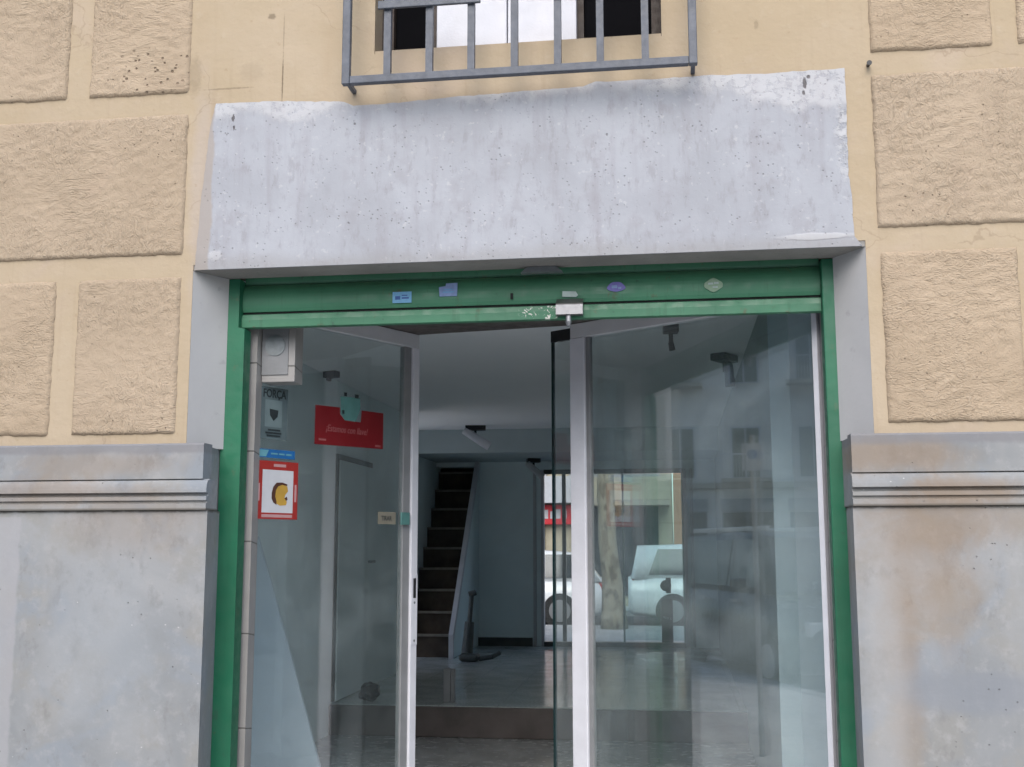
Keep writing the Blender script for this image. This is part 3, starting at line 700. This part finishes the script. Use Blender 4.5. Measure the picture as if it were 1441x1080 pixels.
bm = bmesh.new()
for a, b, z in ((.062, .1, 2.0), (.108, .14, 2.0), (.148, .18, 2.0)): box(bm, a, b, -.0046, -.004, L0(z), L0(z) + .007)
mesh_obj('small_print', bm, M['cyan'], p2)
p3 = on_leaf('poster', [(quad(-.017, .222, 1.724, 1.972), M['red'], 0, 'sheet'), (quad(.019, .194, 1.751, 1.934), M['paper'], 1, 'picture_field'),
    (quad(.08, .150, 1.948, 1.960), M['pink'], 1, 'small_print'), (quad(.019, .192, 1.731, 1.744), M['pink'], 1, 'small_print'),
    (quad(-.010, .006, 1.80, 1.875), M['pink'], 1, 'small_print'), (quad(.203, .214, 1.80, 1.875), M['pink'], 1, 'small_print'),
    ([(.160, 1.875), (.13, 1.882), (.098, 1.880), (.08, 1.862), (.072, 1.835), (.072, 1.812), (.082, 1.795), (.10, 1.785), (.1, 1.80), (.092, 1.82), (.095, 1.848), (.108, 1.865), (.13, 1.872), (.158, 1.868)], M['brown'], 3, 'outline'),
    ([(.16, 1.866), (.13, 1.874), (.10, 1.866), (.085, 1.845), (.083, 1.815), (.095, 1.793), (.12, 1.782), (.155, 1.785), (.16, 1.80), (.145, 1.815), (.15, 1.83), (.165, 1.845)], M['yellow'], 2, 'drawing'),
    ([(.145, 1.815), (.158, 1.822), (.163, 1.81), (.155, 1.803)], M['brown'], 3, 'mark')],
    'red bordered poster with a yellow rounded drawing on white on the left glass', 'poster', None)
p4 = on_leaf('hanging_sign', [([(.315, 2.063), (.762, 2.070), (.762, 2.243), (.612, 2.243), (.607, 2.186), (.503, 2.186), (.472, 2.212), (.470, 2.243), (.315, 2.240)], M['deepred'], 0, 'sheet')], 'wide deep red sign with slanted lettering, notched at its top, on the left glass door', 'sign', None)
leaf_text(p4, '¡Estamos con llave!', .382, 2.128, .044, M['roseink'], 1, .25, .0002, .80)
bm = bmesh.new()
for a, b, z in ((.34, .385, 2.082), (.708, .745, 2.078)): bm = bmesh.new(); box(bm, a, b, -.0046, -.004, L0(z), L0(z) + .009); mesh_obj('small_print', bm, M['roseink'], p4)
p5 = on_leaf('paper_tag', [([(.472, 2.295), (.60, 2.300), (.604, 2.25), (.575, 2.186), (.503, 2.186), (.478, 2.215)], M['teal'], 0, 'sheet')], 'pale teal scrap of tape and paper filling the notch above the red sign', 'tape', None)
bm = bmesh.new()
for a, b, z in ((.495, .512, 2.298), (.565, .59, 2.296), (.484, .498, 2.215)): bm = bmesh.new(); box(bm, a, b, -.005, -.0038, L0(z), L0(z) + .018); mesh_obj('tape_end', bm, M['ink'], p5)
p6 = on_leaf('door_plate', [(quad(.735, .860, 1.714, 1.772), M['beige'], 0, 'sheet')], 'small beige plate with dark lettering beside the lock stile of the left glass door', 'plate', None)
leaf_text(p6, 'TIRAR', .757, 1.731, .032, M['ink'], 1, 0, .0006, .85)
bm = bmesh.new(); box(bm, .868, .93, -.034, -.0245, L0(1.712), L0(1.772), .003)
o = mesh_obj('door_clip', bm, M['teal']); o.matrix_world = ML; tag(o, 'teal plastic clip fixed on the white lock stile near the beige plate', 'clip')

# ------------------------------------------------------------------ the room behind
S('shop_floor', M['lowfloor'], -3.2, .9, .1, 3.452, -.1, .35)
S('upper_floor', M['floor'], -3.2, .9, 3.4535, 8.44, -.1, .55)
bm = bmesh.new(); box(bm, -2.349, .449, 3.405, 3.4525, .351, .5465, .006); tag(mesh_obj('floor_step', bm, M['riser']), kind='structure')
S('left_wall', M['iwall'], -3.15, -2.35, .345, 5.4, .35, 2.783)
S('left_rear_wall', M['iwall'], -3.15, -2.622, 6.75, 8.198, .55, 2.5485)  # gap in front of this wall: unseen opening added to let daylight in
S('left_rear_wall_top', M['iwall'], -3.15, -2.952, 6.75, 8.198, 2.549, 2.783)
S('bounce_ground', M['ceil'], -8.6, -3.152, 2.5, 8.19, -.1, .5)  # unseen white ground added to bounce daylight into the shop
S('bounce_wall', M['ceil'], -8.69, -8.5, 2.5, 8.19, .5, 4.0)  # unseen white wall added as a second daylight reflector
S('front_left_wall', M['iwall'], -2.349, -1.862, .304, .344, .35, 2.66)
S('right_wall', M['rwall'], .45, .95, 1.012, 8.198, .35, 2.783)
S('right_pier', M['pier'], .45, .95, 1.0, 1.0115, .35, 2.783)
S('front_right_wall', M['pier'], .66, .95, .331, .998, .35, 2.783)
bm = bmesh.new()
box(bm, -2.15, -1.532, 8.2, 8.44, .55, 2.783); box(bm, -1.531, .21, 8.2, 8.44, 2.46, 2.783); box(bm, .211, .95, 8.2, 8.44, .55, 2.783); box(bm, -3.15, -2.151, 8.2, 8.44, 2.5, 2.783); box(bm, -3.15, -2.622, 8.2, 8.44, .55, 2.499)
tag(mesh_obj('back_wall', bm, M['iwall']), kind='structure')
S('ceiling', M['ceil'], -3.2, .96, .302, 8.44, 2.785, 2.95)
S('ceiling_beam', M['beam'], -2.951, .449, 6.95, 8.199, 2.55, 2.7845)
S('skirting', M['skirt'], -2.149, -1.54, 8.17, 8.199, .551, .64)
B('outer_wall', M['plaster'], bld, -9, -8.7, .302, 8.4, -.1, 5.298); B('outer_wall', M['plaster'], bld, 6.7, 7, .302, 8.4, -.1, 5.298)
bm = bmesh.new()
box(bm, -8.7, -3.2, 8.2, 8.44, -.1, 5.298); box(bm, .96, 6.7, 8.2, 8.44, -.1, 5.298); box(bm, -3.199, .959, 8.2, 8.44, 2.96, 5.298)
mesh_obj('outer_wall', bm, M['plaster'], bld)
bm = bmesh.new(); box(bm, -2.3495, -2.325, 3.50, 4.38, .56, 2.22, .002)
dr = tag(mesh_obj('door', bm, M['iwall']), 'closed plain white door in the side wall behind the left glass', 'door')
bm = bmesh.new(); tube(bm, (-2.3245, 4.28, 1.5), (-2.27, 4.28, 1.5), .01); tube(bm, (-2.28, 4.28, 1.5), (-2.28, 4.17, 1.5), .01); mesh_obj('handle', bm, M['dullsteel'], dr)
bm = bmesh.new(); box(bm, -2.3495, -2.335, 3.455, 3.497, .56, 2.262); box(bm, -2.3495, -2.335, 3.4975, 4.40, 2.223, 2.262); mesh_obj('frame', bm, M['skirt'], dr)

# staircase
stc = thing('staircase', 'steep dark staircase with pale nosings rising away from the shop floor', 'staircase', (-2.55, 6.8, .55))
RS, GO, N = .21, .19, 13
bm = bmesh.new(); nb = bmesh.new()
for k in range(N):
    y = 6.8 + GO * k; z = .551 + RS * k
    box(bm, -2.62, -2.162, y, y + GO - .0005 if k < N - 1 else y + 1.0, z if k < 2 else z - .25, z + RS - .012)
for k in range(N):
    y = 6.8 + GO * k; z = .551 + RS * (k + 1)
    n1 = bmesh.new(); box(n1, -2.618, -2.165, y - .022, y + .02, z - .0118, z + .012, .002); mesh_obj('nosing', n1, M['nosing'], stc)
nb.free()
mesh_obj('steps', bm, M['stairdark'], stc)
bm = bmesh.new(); prism(bm, [(6.70, .551), (8.19, .551), (8.19, 2.548), (8.17, 2.548), (6.70, .70)], 'x', -2.16, -2.135)
mesh_obj('side_board', bm, M['iwall'], stc)
bm = bmesh.new(); prism(bm, [(6.66, .551), (6.70, .551), (6.70, .72), (8.19, 2.549), (8.10, 2.549), (6.66, .78)], 'x', -2.165, -2.12)
mesh_obj('stringer', bm, M['white'], stc)
bm = bmesh.new()
box(bm, -3.0, -2.952, 8.44, 10.6, -.1, 5.1); box(bm, -2.149, -2.10, 8.44, 10.6, -.1, 5.1); box(bm, -3.0, -2.1, 10.6, 10.7, -.1, 5.1); box(bm, -3.0, -2.1, 8.44, 10.7, 5.1, 5.2)
tag(mesh_obj('stairwell_wall', bm, M['stairdark']), kind='structure')
bm = bmesh.new(); box(bm, -1.60, -1.55, 3.62, 3.66, .551, .775, .004); box(bm, -1.548, -1.52, 3.625, 3.655, .551, .775, .003)
tag(mesh_obj('timber_offcut', bm, M['bead']), 'short white offcut of board standing on the floor near the step', 'offcut')

# rear glazed entrance
rg = thing('glass_entrance', 'bright rear glass entrance with white posts looking onto the street behind', 'glass front', (-.65, 8.25, .55))
for x0, x1 in ((-1.531, -1.50), (-1.445, -1.415), (.105, .14), (.175, .21)): B('post', M['pvc'], rg, x0, x1, 8.2, 8.30, .551, 2.459, bev=.003)
B('post', M['iwall'], rg, -1.499, -1.446, 8.22, 8.3, .551, 2.459); B('post', M['iwall'], rg, .141, .174, 8.22, 8.3, .551, 2.459)
B('mullion', M['skirt'], rg, -1.215, -1.175, 8.22, 8.28, .60, 2.41)
B('head', M['skirt'], rg, -1.4145, .1045, 8.21, 8.29, 2.411, 2.459)
B('threshold', M['skirt'], rg, -1.4145, .1045, 8.18, 8.30, .551, .599)
B('pane', M['cglass'], rg, -1.414, -1.216, 8.247, 8.253, .60, 2.41); B('pane', M['cglass'], rg, -1.174, -.561, 8.247, 8.253, .60, 2.41)
dl = B('door_leaf', M['rglass'], rg, -.55, .10, 8.244, 8.256, .62, 2.40)
bm = bmesh.new(); box(bm, -.56, -.54, 8.23, 8.27, .60, 2.41); box(bm, .085, .104, 8.23, 8.27, .60, 2.41); mesh_obj('edge_frame', bm, paint('teal_frame', (.10, .22, .21), .4), dl)
bm = bmesh.new(); tube(bm, (-.10, 8.243, 1.20), (-.10, 8.20, 1.20), .06, 18); box(bm, -.10, -.045, 8.205, 8.243, 1.12, 1.285, .005); mesh_obj('handle', bm, M['black'], dl)
bm = bmesh.new(); box(bm, -.152, -.03, 8.235, 8.2425, .60, 1.06, .002)
hs = tag(mesh_obj('notice_board', bm, M['black']), 'narrow black notice with white lettering low on the rear glass door', 'notice')
bm = bmesh.new()
for i, (a, b) in enumerate(((-.135, -.118), (-.112, -.1), (-.092, -.07), (-.062, -.045))): box(bm, a, b, 8.2335, 8.2348, .855 - .006 * i, .875 - .004 * i)
mesh_obj('small_print', bm, M['paper'], hs)

# ceiling spotlights
def spotlight(loc, label, yaw, tilt, body, base=(.10, .05), hl=1.0, drop=.12):
    t = thing('spotlight', label, 'spotlight', loc, yaw, 'ceiling spotlights in the empty shop', world=False)
    B('mount', M['black'], t, -base[0], base[0], -base[1], base[1], -.045, -.001, bev=.004)
    bm = bmesh.new(); tube(bm, (0, 0, -.046), (0.0, 0, -drop + .01), .012); mesh_obj('arm', bm, M['black'], t)
    bm = bmesh.new(); d = Vector((math.cos(tilt), 0, -math.sin(tilt)))
    c = Vector((0, -.03, -drop)); tube(bm, c - d * .10 * hl, c + d * .12 * hl, .032 * hl ** .5, 16, .038 * hl ** .5)
    mesh_obj('lamp_head', bm, body, t); return t
spotlight((-1.90, 6.6, 2.785), 'spotlight with a pale cylindrical head left of the frameless glass door, before the beam', R(10), R(32), M['white'], (.10, .05), 1.35)
spotlight((-1.47, 7.75, 2.55), 'small spotlight high in the corner beside the bright rear entrance', R(20), R(40), M['pvc'], (.07, .04))
spotlight((-2.27, 3.05, 2.785), 'dark spotlight behind the left glass door, right of the framed box', R(-20), R(8), M['black'], (.05, .03), .12, .06)
spotlight((.005, 1.75, 2.785), 'small black square spotlight at the top of the right glass door', R(5), R(80), M['black'], (.04, .04), .2)
spotlight((.33, 2.75, 2.785), 'black spotlight hanging at the ceiling edge behind the right glass door, pointing down', R(60), R(80), M['black'], (.09, .05), .7)

# framed box high at the left, leaning board, bag, vacuum
ac = thing('ventilation_box', 'grey ventilation box with a white frame in the upper left corner of the doorway', 'ventilation unit', (-1.66, .36, 2.30))
bm = bmesh.new(); box(bm, -1.735, -1.588, .315, .42, 2.303, 2.659, .003); mesh_obj('casing', bm, M['tile'], ac)
B('front_panel', M['bead'], ac, -1.733, -1.617, .309, .3148, 2.334, 2.65)
bm = bmesh.new(); tube(bm, (-1.675, .3085, 2.46), (-1.675, .305, 2.46), .045, 24); mesh_obj('round_cover', bm, M['dullsteel'], ac)
bm = bmesh.new(); prism(bm, [(-2.345, .351), (-1.69, .351), (-1.765, .60), (-2.02, 1.42), (-2.10, 1.66), (-2.13, 1.66), (-2.345, 1.40)], 'y', 1.30, 1.325)
o = mesh_obj('foam_board', bm, M['board']); tag(o, 'pale blue white cut board with a slanted edge leaning behind the left glass door', 'board')
def lumpy(name, c, r, m, seed, label, cat):
    bm = bmesh.new(); bmesh.ops.create_icosphere(bm, subdivisions=4, radius=1)
    for v in bm.verts:
        k = 1 + .28 * noise.noise(v.co * 2.0 + Vector((seed, 0, 0))) + .08 * noise.noise(v.co * 6)
        v.co = Vector((c[0] + v.co.x * r[0] * k, c[1] + v.co.y * r[1] * k, max(c[2], c[2] + r[2] + v.co.z * r[2] * k)))
    return tag(mesh_obj(name, bm, m, None, True), label, cat)
lumpy('bag', (-2.12, 3.62, .551), (.07, .10, .06), M['black'], 2, 'small crumpled black bag on the floor below the side door', 'bag')
vc = thing('vacuum_cleaner', 'dark upright vacuum cleaner standing at the foot of the staircase', 'vacuum cleaner', (-1.93, 6.50, .551))
bm = bmesh.new(); box(bm, -2.02, -1.84, 6.40, 6.58, .553, .62, .025); mesh_obj('floor_head', bm, M['vac'], vc)
bm = bmesh.new(); tube(bm, (-1.96, 6.52, .61), (-1.95, 6.60, .90), .055, 14, .045); mesh_obj('body', bm, M['vac'], vc)
bm = bmesh.new(); tube(bm, (-1.95, 6.60, .90), (-1.94, 6.66, 1.16), .022, 10); tube(bm, (-1.97, 6.66, 1.16), (-1.90, 6.67, 1.18), .028, 10); mesh_obj('handle', bm, M['vac'], vc)
bm = bmesh.new(); tube(bm, (-1.83, 6.44, .575), (-1.72, 6.5, .59), .022, 10); tube(bm, (-1.72, 6.5, .59), (-1.66, 6.58, .62), .022, 10); mesh_obj('hose', bm, M['vac'], vc)

# ------------------------------------------------------------------ streets
def loft(bm, secs, mi=0, caps=True):
    rings = [[bm.verts.new(p) for p in s] for s in secs]
    n = len(rings[0])
    for a, b in zip(rings, rings[1:]):
        for i in range(n):
            f = bm.faces.new((a[i], a[(i + 1) % n], b[(i + 1) % n], b[i])); f.material_index = mi
    if caps:
        bm.faces.new(rings[0][::-1]).material_index = mi; bm.faces.new(rings[-1]).material_index = mi
def car(loc, rz, paint_m, label, Lc=4.3, W=1.78, H=1.5, kind='hatch', group='cars parked at the kerb', rails=False):
    t = thing('parked_car', label, 'car', loc, rz, group, world=False)
    hw = W / 2; belt = H * .60; hl = Lc / 2
    def ring(x, z0, z1, w, wt, r=.09):
        return [(x, -w + r, z0), (x, w - r, z0), (x, w, z0 + r), (x, w * 1.0, (z0 + z1) * .55), (x, wt, z1 - r * .6), (x, wt - r, z1), (x, -wt + r, z1), (x, -wt, z1 - r * .6), (x, -w, (z0 + z1) * .55), (x, -w, z0 + r)]
    bm = bmesh.new()
    hood = belt * .93
    st = [(-hl, .38, belt * .80, hw * .80), (-hl + .10, .24, belt * .95, hw * .93), (-hl + .5, .2, belt, hw), (0, .2, belt, hw), (hl - 1.25, .2, belt * .99, hw), (hl - .7, .2, hood * .96, hw * .99), (hl - .22, .22, hood * .84, hw * .93), (hl - .03, .30, hood * .68, hw * .80)]
    if kind == 'van': st[0] = (-hl, .3, belt, hw * .93)
    loft(bm, [ring(x, a, b, w_, w_ * .95) for x, a, b, w_ in st])
    body = mesh_obj('body', bm, paint_m, t, True)
    g0, g1 = (-hl + .06, hl - 1.15)
    bm = bmesh.new(); tw = hw * .76
    def gring(x, z1, w0, w1): return [(x, -w0, belt - .04), (x, w0, belt - .04), (x, w1, z1 - .05), (x, w1 - .10, z1), (x, -w1 + .10, z1), (x, -w1, z1 - .05)]
    rear_z = H * .97 if kind == 'van' else H * .93
    cabs = [(g0, belt + .03, hw * .86, hw * .84), (g0 + (.12 if kind == 'van' else .38), rear_z, hw * .9, tw * .97), (-.3, H, hw * .92, tw), (.35, H * .985, hw * .92, tw), (.72, H * .955, hw * .92, tw * .98), (g1 + .15, belt + .03, hw * .88, hw * .86)]
    loft(bm, [gring(*c_) for c_ in cabs])
    cb = mesh_obj('cabin', bm, paint_m, t, True)
    # panes, a little proud of the cabin sides and ends
    def side_w(z): return hw * .92 + (tw - hw * .92) * (z - belt) / (H - belt)
    for sgn in (-1, 1):
        for (xa, xb, xc, xd) in ((g0 + .34, -.06, -.06, g0 + .52), (.0, g1 - .12, .66, .0)):
            bm = bmesh.new(); z0, z1 = belt + .04, H - .12
            A = [(xa, z0), (xb, z0), (xc, z1), (xd, z1)]
            vs = [bm.verts.new((x, sgn * (side_w(z) + .012), z)) for x, z in A]; vb = [bm.verts.new((x, sgn * (side_w(z) - .03), z)) for x, z in A]
            bm.faces.new(vs); bm.faces.new(vb[::-1])
            for i in range(4): bm.faces.new((vs[i], vs[(i + 1) % 4], vb[(i + 1) % 4], vb[i]))
            mesh_obj('side_window', bm, M['winglass'], t)
    for nm, (xa, za, xb, zb) in (('windscreen', (g1 + .10, belt + .06, .78, H * .945)), ('rear_window', (g0 + .03, belt + .06, g0 + (.12 if kind == 'van' else .34), rear_z - .06))):
        s = 1 if nm == 'windscreen' else -1
        bm = bmesh.new(); pr = []
        for off in (.018, -.03): pr.append([bm.verts.new((xa + s * off, -hw * .78, za)), bm.verts.new((xa + s * off, hw * .78, za)), bm.verts.new((xb + s * off, tw * .86, zb)), bm.verts.new((xb + s * off, -tw * .86, zb))])
        a, b = pr; bm.faces.new(a); bm.faces.new(b[::-1])
        for i in range(4): bm.faces.new((a[i], a[(i + 1) % 4], b[(i + 1) % 4], b[i]))
        mesh_obj(nm, bm, M['winglass'], t)
    for x in (-hl + .85, hl - .88):
        for sgn in (-1, 1):
            bm = bmesh.new(); tube(bm, (x, sgn * (hw - .2), .33), (x, sgn * (hw + .012), .33), .33, 28); wh = mesh_obj('wheel', bm, M['rubber'], t)
            bm = bmesh.new(); tube(bm, (x, sgn * (hw + .0125), .33), (x, sgn * (hw + .025), .33), .21, 20); mesh_obj('rim', bm, M['alloy'], wh)
    for sgn in (-1, 1):
        bm = bmesh.new(); box(bm, hl - .30, hl - .06, sgn * hw * .70 - .14, sgn * hw * .70 + .14, hood * .62, hood * .78, .03); mesh_obj('headlight', bm, M['lamp'], t)
        bm = bmesh.new(); box(bm, -hl - .01, -hl + .12, sgn * hw * .72 - .1, sgn * hw * .72 + .1, belt * .72, belt * .95, .02); mesh_obj('tail_light', bm, M['redlens'], t)
        bm = bmesh.new(); box(bm, .62, .80, sgn * (hw + .09) - .09, sgn * (hw + .09) + .09, belt + .02, belt + .16, .03); mesh_obj('wing_mirror', bm, paint_m, t)
        for x in (-.75, .35): B('door_handle', M['alloy'], t, x - .1, x + .1, sgn * (hw + .005) - .012, sgn * (hw + .005) + .012, belt - .16, belt - .12)
        if rails: B('roof_rail', M['lamp'], t, -1.9, .7, sgn * tw * .8 - .03, sgn * tw * .8 + .03, H - .005, H + .06, bev=.01)
    return t
# rear street: two white cars seen through the rear glass
car((-3.45, 18.7, .08), R(180), M['carwhite'], 'white car parked behind the tree, left of the rear glass entrance', 4.2, 1.75, 1.52)
car((1.30, 18.9, .08), 0, M['carwhite'], 'white van parked beyond the rear glass door, right of the tree', 4.4, 1.8, 1.62, 'van')
# front street: mirrored in the glass doors
car((-10.1, -4.75, -.12), 0, M['carblack'], 'dark tall car with roof rails parked at the kerb, mirrored in the right glass door', 4.5, 1.85, 1.95, 'van', rails=True)
car((-15.6, -4.75, -.12), 0, M['cargrey'], 'silver hatchback parked behind the dark car at the front kerb', 4.1, 1.75, 1.5)

def tree(loc, lean, h, label, seed):
    rn = random.Random(seed)
    t = thing('plane_tree', label, 'tree', loc)
    bm = bmesh.new(); secs = []
    n = 14
    for i in range(19):
        u = i / 18; z = loc[2] - .02 + u * h; r = .19 * (1 - .35 * u) + .07 * math.exp(-u * 14)
        cx, cy = loc[0] + lean[0] * u * h * (1 + .35 * math.sin(u * 5)), loc[1] + lean[1] * u * h
        secs.append([(cx + math.cos(a) * r * (1 + .2 * noise.noise(Vector((math.cos(a) * 1.3, math.sin(a) * 1.3, z * 1.6 + seed)))), cy + math.sin(a) * r, z) for a in [k * math.tau / n for k in range(n)]])
    loft(bm, secs)
    top = Vector((sum(p[0] for p in secs[-1]) / n, sum(p[1] for p in secs[-1]) / n, loc[2] + h))
    tips = []
    for k in range(7):
        a = k * math.tau / 7 + rn.random(); e = top + Vector((math.cos(a) * 1.6, math.sin(a) * 1.6, 1.6 + rn.random() * 1.3))
        tube(bm, top - Vector((0, 0, .25)), top + (e - top) * .5 + Vector((0, 0, .25)), .10, 8, .06); tube(bm, top + (e - top) * .5 + Vector((0, 0, .25)), e, .06, 6, .02); tips += [e, top + (e - top) * .6]
    mesh_obj('trunk', bm, M['bark'], t, True)
    bm = bmesh.new()
    for c in tips:
        for _ in range(170):
            p = c + Vector((rn.gauss(0, .55), rn.gauss(0, .55), rn.gauss(.15, .42))); s = .07 + rn.random() * .08
            q = Matrix.Rotation(rn.random() * 6.28, 3, 'Z') @ Matrix.Rotation(rn.gauss(0, .8), 3, 'X')
            vs = [bm.verts.new(p + q @ Vector(v)) for v in ((-s, 0, 0), (0, -s * .7, .01), (s, 0, 0), (0, s * .7, .02))]
            bm.faces.new(vs)
    mesh_obj('crown', bm, M['leaves'], t)
tree((-1.07, 16.15, .2), (-.045, 0), 4.6, 'leaning plane tree with patchy pale bark on the pavement behind the shop', 3)

def town_house(x0, x1, y, face, h, wall_m, label, floors, nwin, balcony_every=1, sign=None, ground_m=None, base=0.0):
    """face=-1: front looks towards -y; +1: towards +y"""
    t = thing('town_house', label, 'building', ((x0 + x1) / 2, y, base))
    yb = y - face * 10
    ya, yz = min(y, yb), max(y, yb)
    B('wall', wall_m, t, x0, x1, ya, yz, base - .3, base + h)
    fh = (h - 4.2) / floors
    f = lambda d0, d1: (min(y + face * d0, y + face * d1), max(y + face * d0, y + face * d1))
    B('cornice', M['stone'], t, x0, x1, *f(.001, .28), base + 3.95, base + 4.2, bev=.03)
    B('cornice', M['stone'], t, x0, x1, *f(.001, .40), base + h - .35, base + h + .05, bev=.05)
    wx = (x1 - x0) / nwin
    for fl in range(floors):
        zb = base + 4.35 + fl * fh
        for k in range(nwin):
            cx = x0 + wx * (k + .5)
            fr_ = B('window', M['pvc'], t, cx - .62, cx + .62, *f(.001, .07), zb, zb + 2.15)
            B('pane', M['winglass'], fr_, cx - .54, cx - .03, *f(.0705, .08), zb + .06, zb + 2.07); B('pane', M['winglass'], fr_, cx + .03, cx + .54, *f(.0705, .08), zb + .06, zb + 2.07)
            if (k + fl) % balcony_every == 0:
                bl = B('balcony', M['stone'], t, cx - 1.0, cx + 1.0, *f(.072, .85), zb - .16, zb - .005, bev=.02)
                bm = bmesh.new()
                yo = y + face * .80
                box(bm, cx - .98, cx + .98, yo - .02, yo + .02, zb + .93, zb + .98)
                for i in range(17): box(bm, cx - .96 + i * .12 - .009, cx - .96 + i * .12 + .009, yo - .009, yo + .009, zb, zb + .93)
                mesh_obj('railing', bm, M['pvc'] if wall_m is M['pale'] else M['grille'], bl)
    nd = max(2, nwin)
    wd = (x1 - x0) / nd
    for k in range(nd):
        cx = x0 + wd * (k + .5)
        sf = B('shop_front', M['winglass'], t, cx - wd * .38, cx + wd * .38, *f(.001, .05), base + .25, base + 3.0)
        B('shop_frame', M['grille'], sf, cx - .04, cx + .04, *f(.0505, .09), base + .26, base + 2.99)
        B('fascia', ground_m or M['concrete'], t, cx - wd * .40, cx + wd * .40, *f(.001, .12), base + 3.02, base + 3.55, bev=.01)
    return t
# rear street, far side
rc = town_house(-14, -.04, 24.0, -1, 14, M['cream'], 'cream block with balconies and red fascia across the rear street', 3, 5, 1, base=.2)
B('shop_sign', M['signred'], rc, -4.9, -2.45, 23.80, 23.99, 2.18, 2.66, bev=.01)
bm = bmesh.new(); x = -4.8
for wl in (.1, .08, .14, .06, .12, .1, .1, .05, .12, .1, .09, .12, .08, .13, .1): box(bm, x, x + wl, 23.792, 23.799, 2.32, 2.32 + .1 + wl); x += wl + .05
mesh_obj('sign_letter_row', bm, M['paper'], rc)
B('awning', M['paper'], rc, -4.9, -2.45, 23.5, 23.99, 2.70, 3.35)
B('balcony_front', M['cream'], rc, -2.2, -.10, 23.2, 23.3, 2.75, 3.30); B('balcony_floor', M['stone'], rc, -2.2, -.10, 23.2, 23.99, 2.62, 2.745)
town_house(.0, 10, 24.02, -1, 12, M['orange'], 'orange rendered house right of the cream block on the rear street', 3, 3, 2, base=.2)
# front street, far side (seen only mirrored in the glass)
e = town_house(-45.5, -29.5, -18.2, 1, 16, M['pale'], 'pale house with white balconies closing the far end of the front street', 3, 6, 2)
e.rotation_euler.z = R(-63.4)
town_house(-22, -10.2, -15, 1, 11, M['grey'], 'grey block with white balcony railings across the front street', 3, 3, 1)
gw = thing('horizon_screen', 'tall grey screen wall added opposite the shop to hide the horizon mirrored in its glass', 'wall', (-2, -15.2, 0))  # added to cover the bright horizon in the glass reflections
B('wall', M['grey'], gw, -9.8, 7, -15.5, -15.202, -.1, 5.0)
B('coping', M['stone'], gw, -9.8, 7, -15.58, -15.12, 5.0005, 5.12, bev=.02)
# parking sign on a post on the front pavement
ps = thing('street_sign', 'small white square sign with a dark disc on a thin post by the kerb', 'sign', (-3.76, -1.39, 0))
bm = bmesh.new(); tube(bm, (-3.76, -1.39, 0), (-3.76, -1.39, 2.5), .022, 12); mesh_obj('post', bm, M['alloy'], ps)
bm = bmesh.new(); box(bm, -.08, .08, -.010, .010, -.11, .11, .003); q = Matrix.Translation((-3.73, -1.37, 2.32)) @ Matrix.Rotation(R(-63.4), 4, 'Z')
pl = mesh_obj('sign_plate', bm, M['paper'], ps); pl.data.transform(q)
bm = bmesh.new(); tube(bm, (0, -.0105, .02), (0, -.014, .02), .04, 20); tube(bm, (0, .0105, .02), (0, .014, .02), .04, 20); pd = mesh_obj('disc', bm, M['inkblue'], pl); pd.data.transform(q)
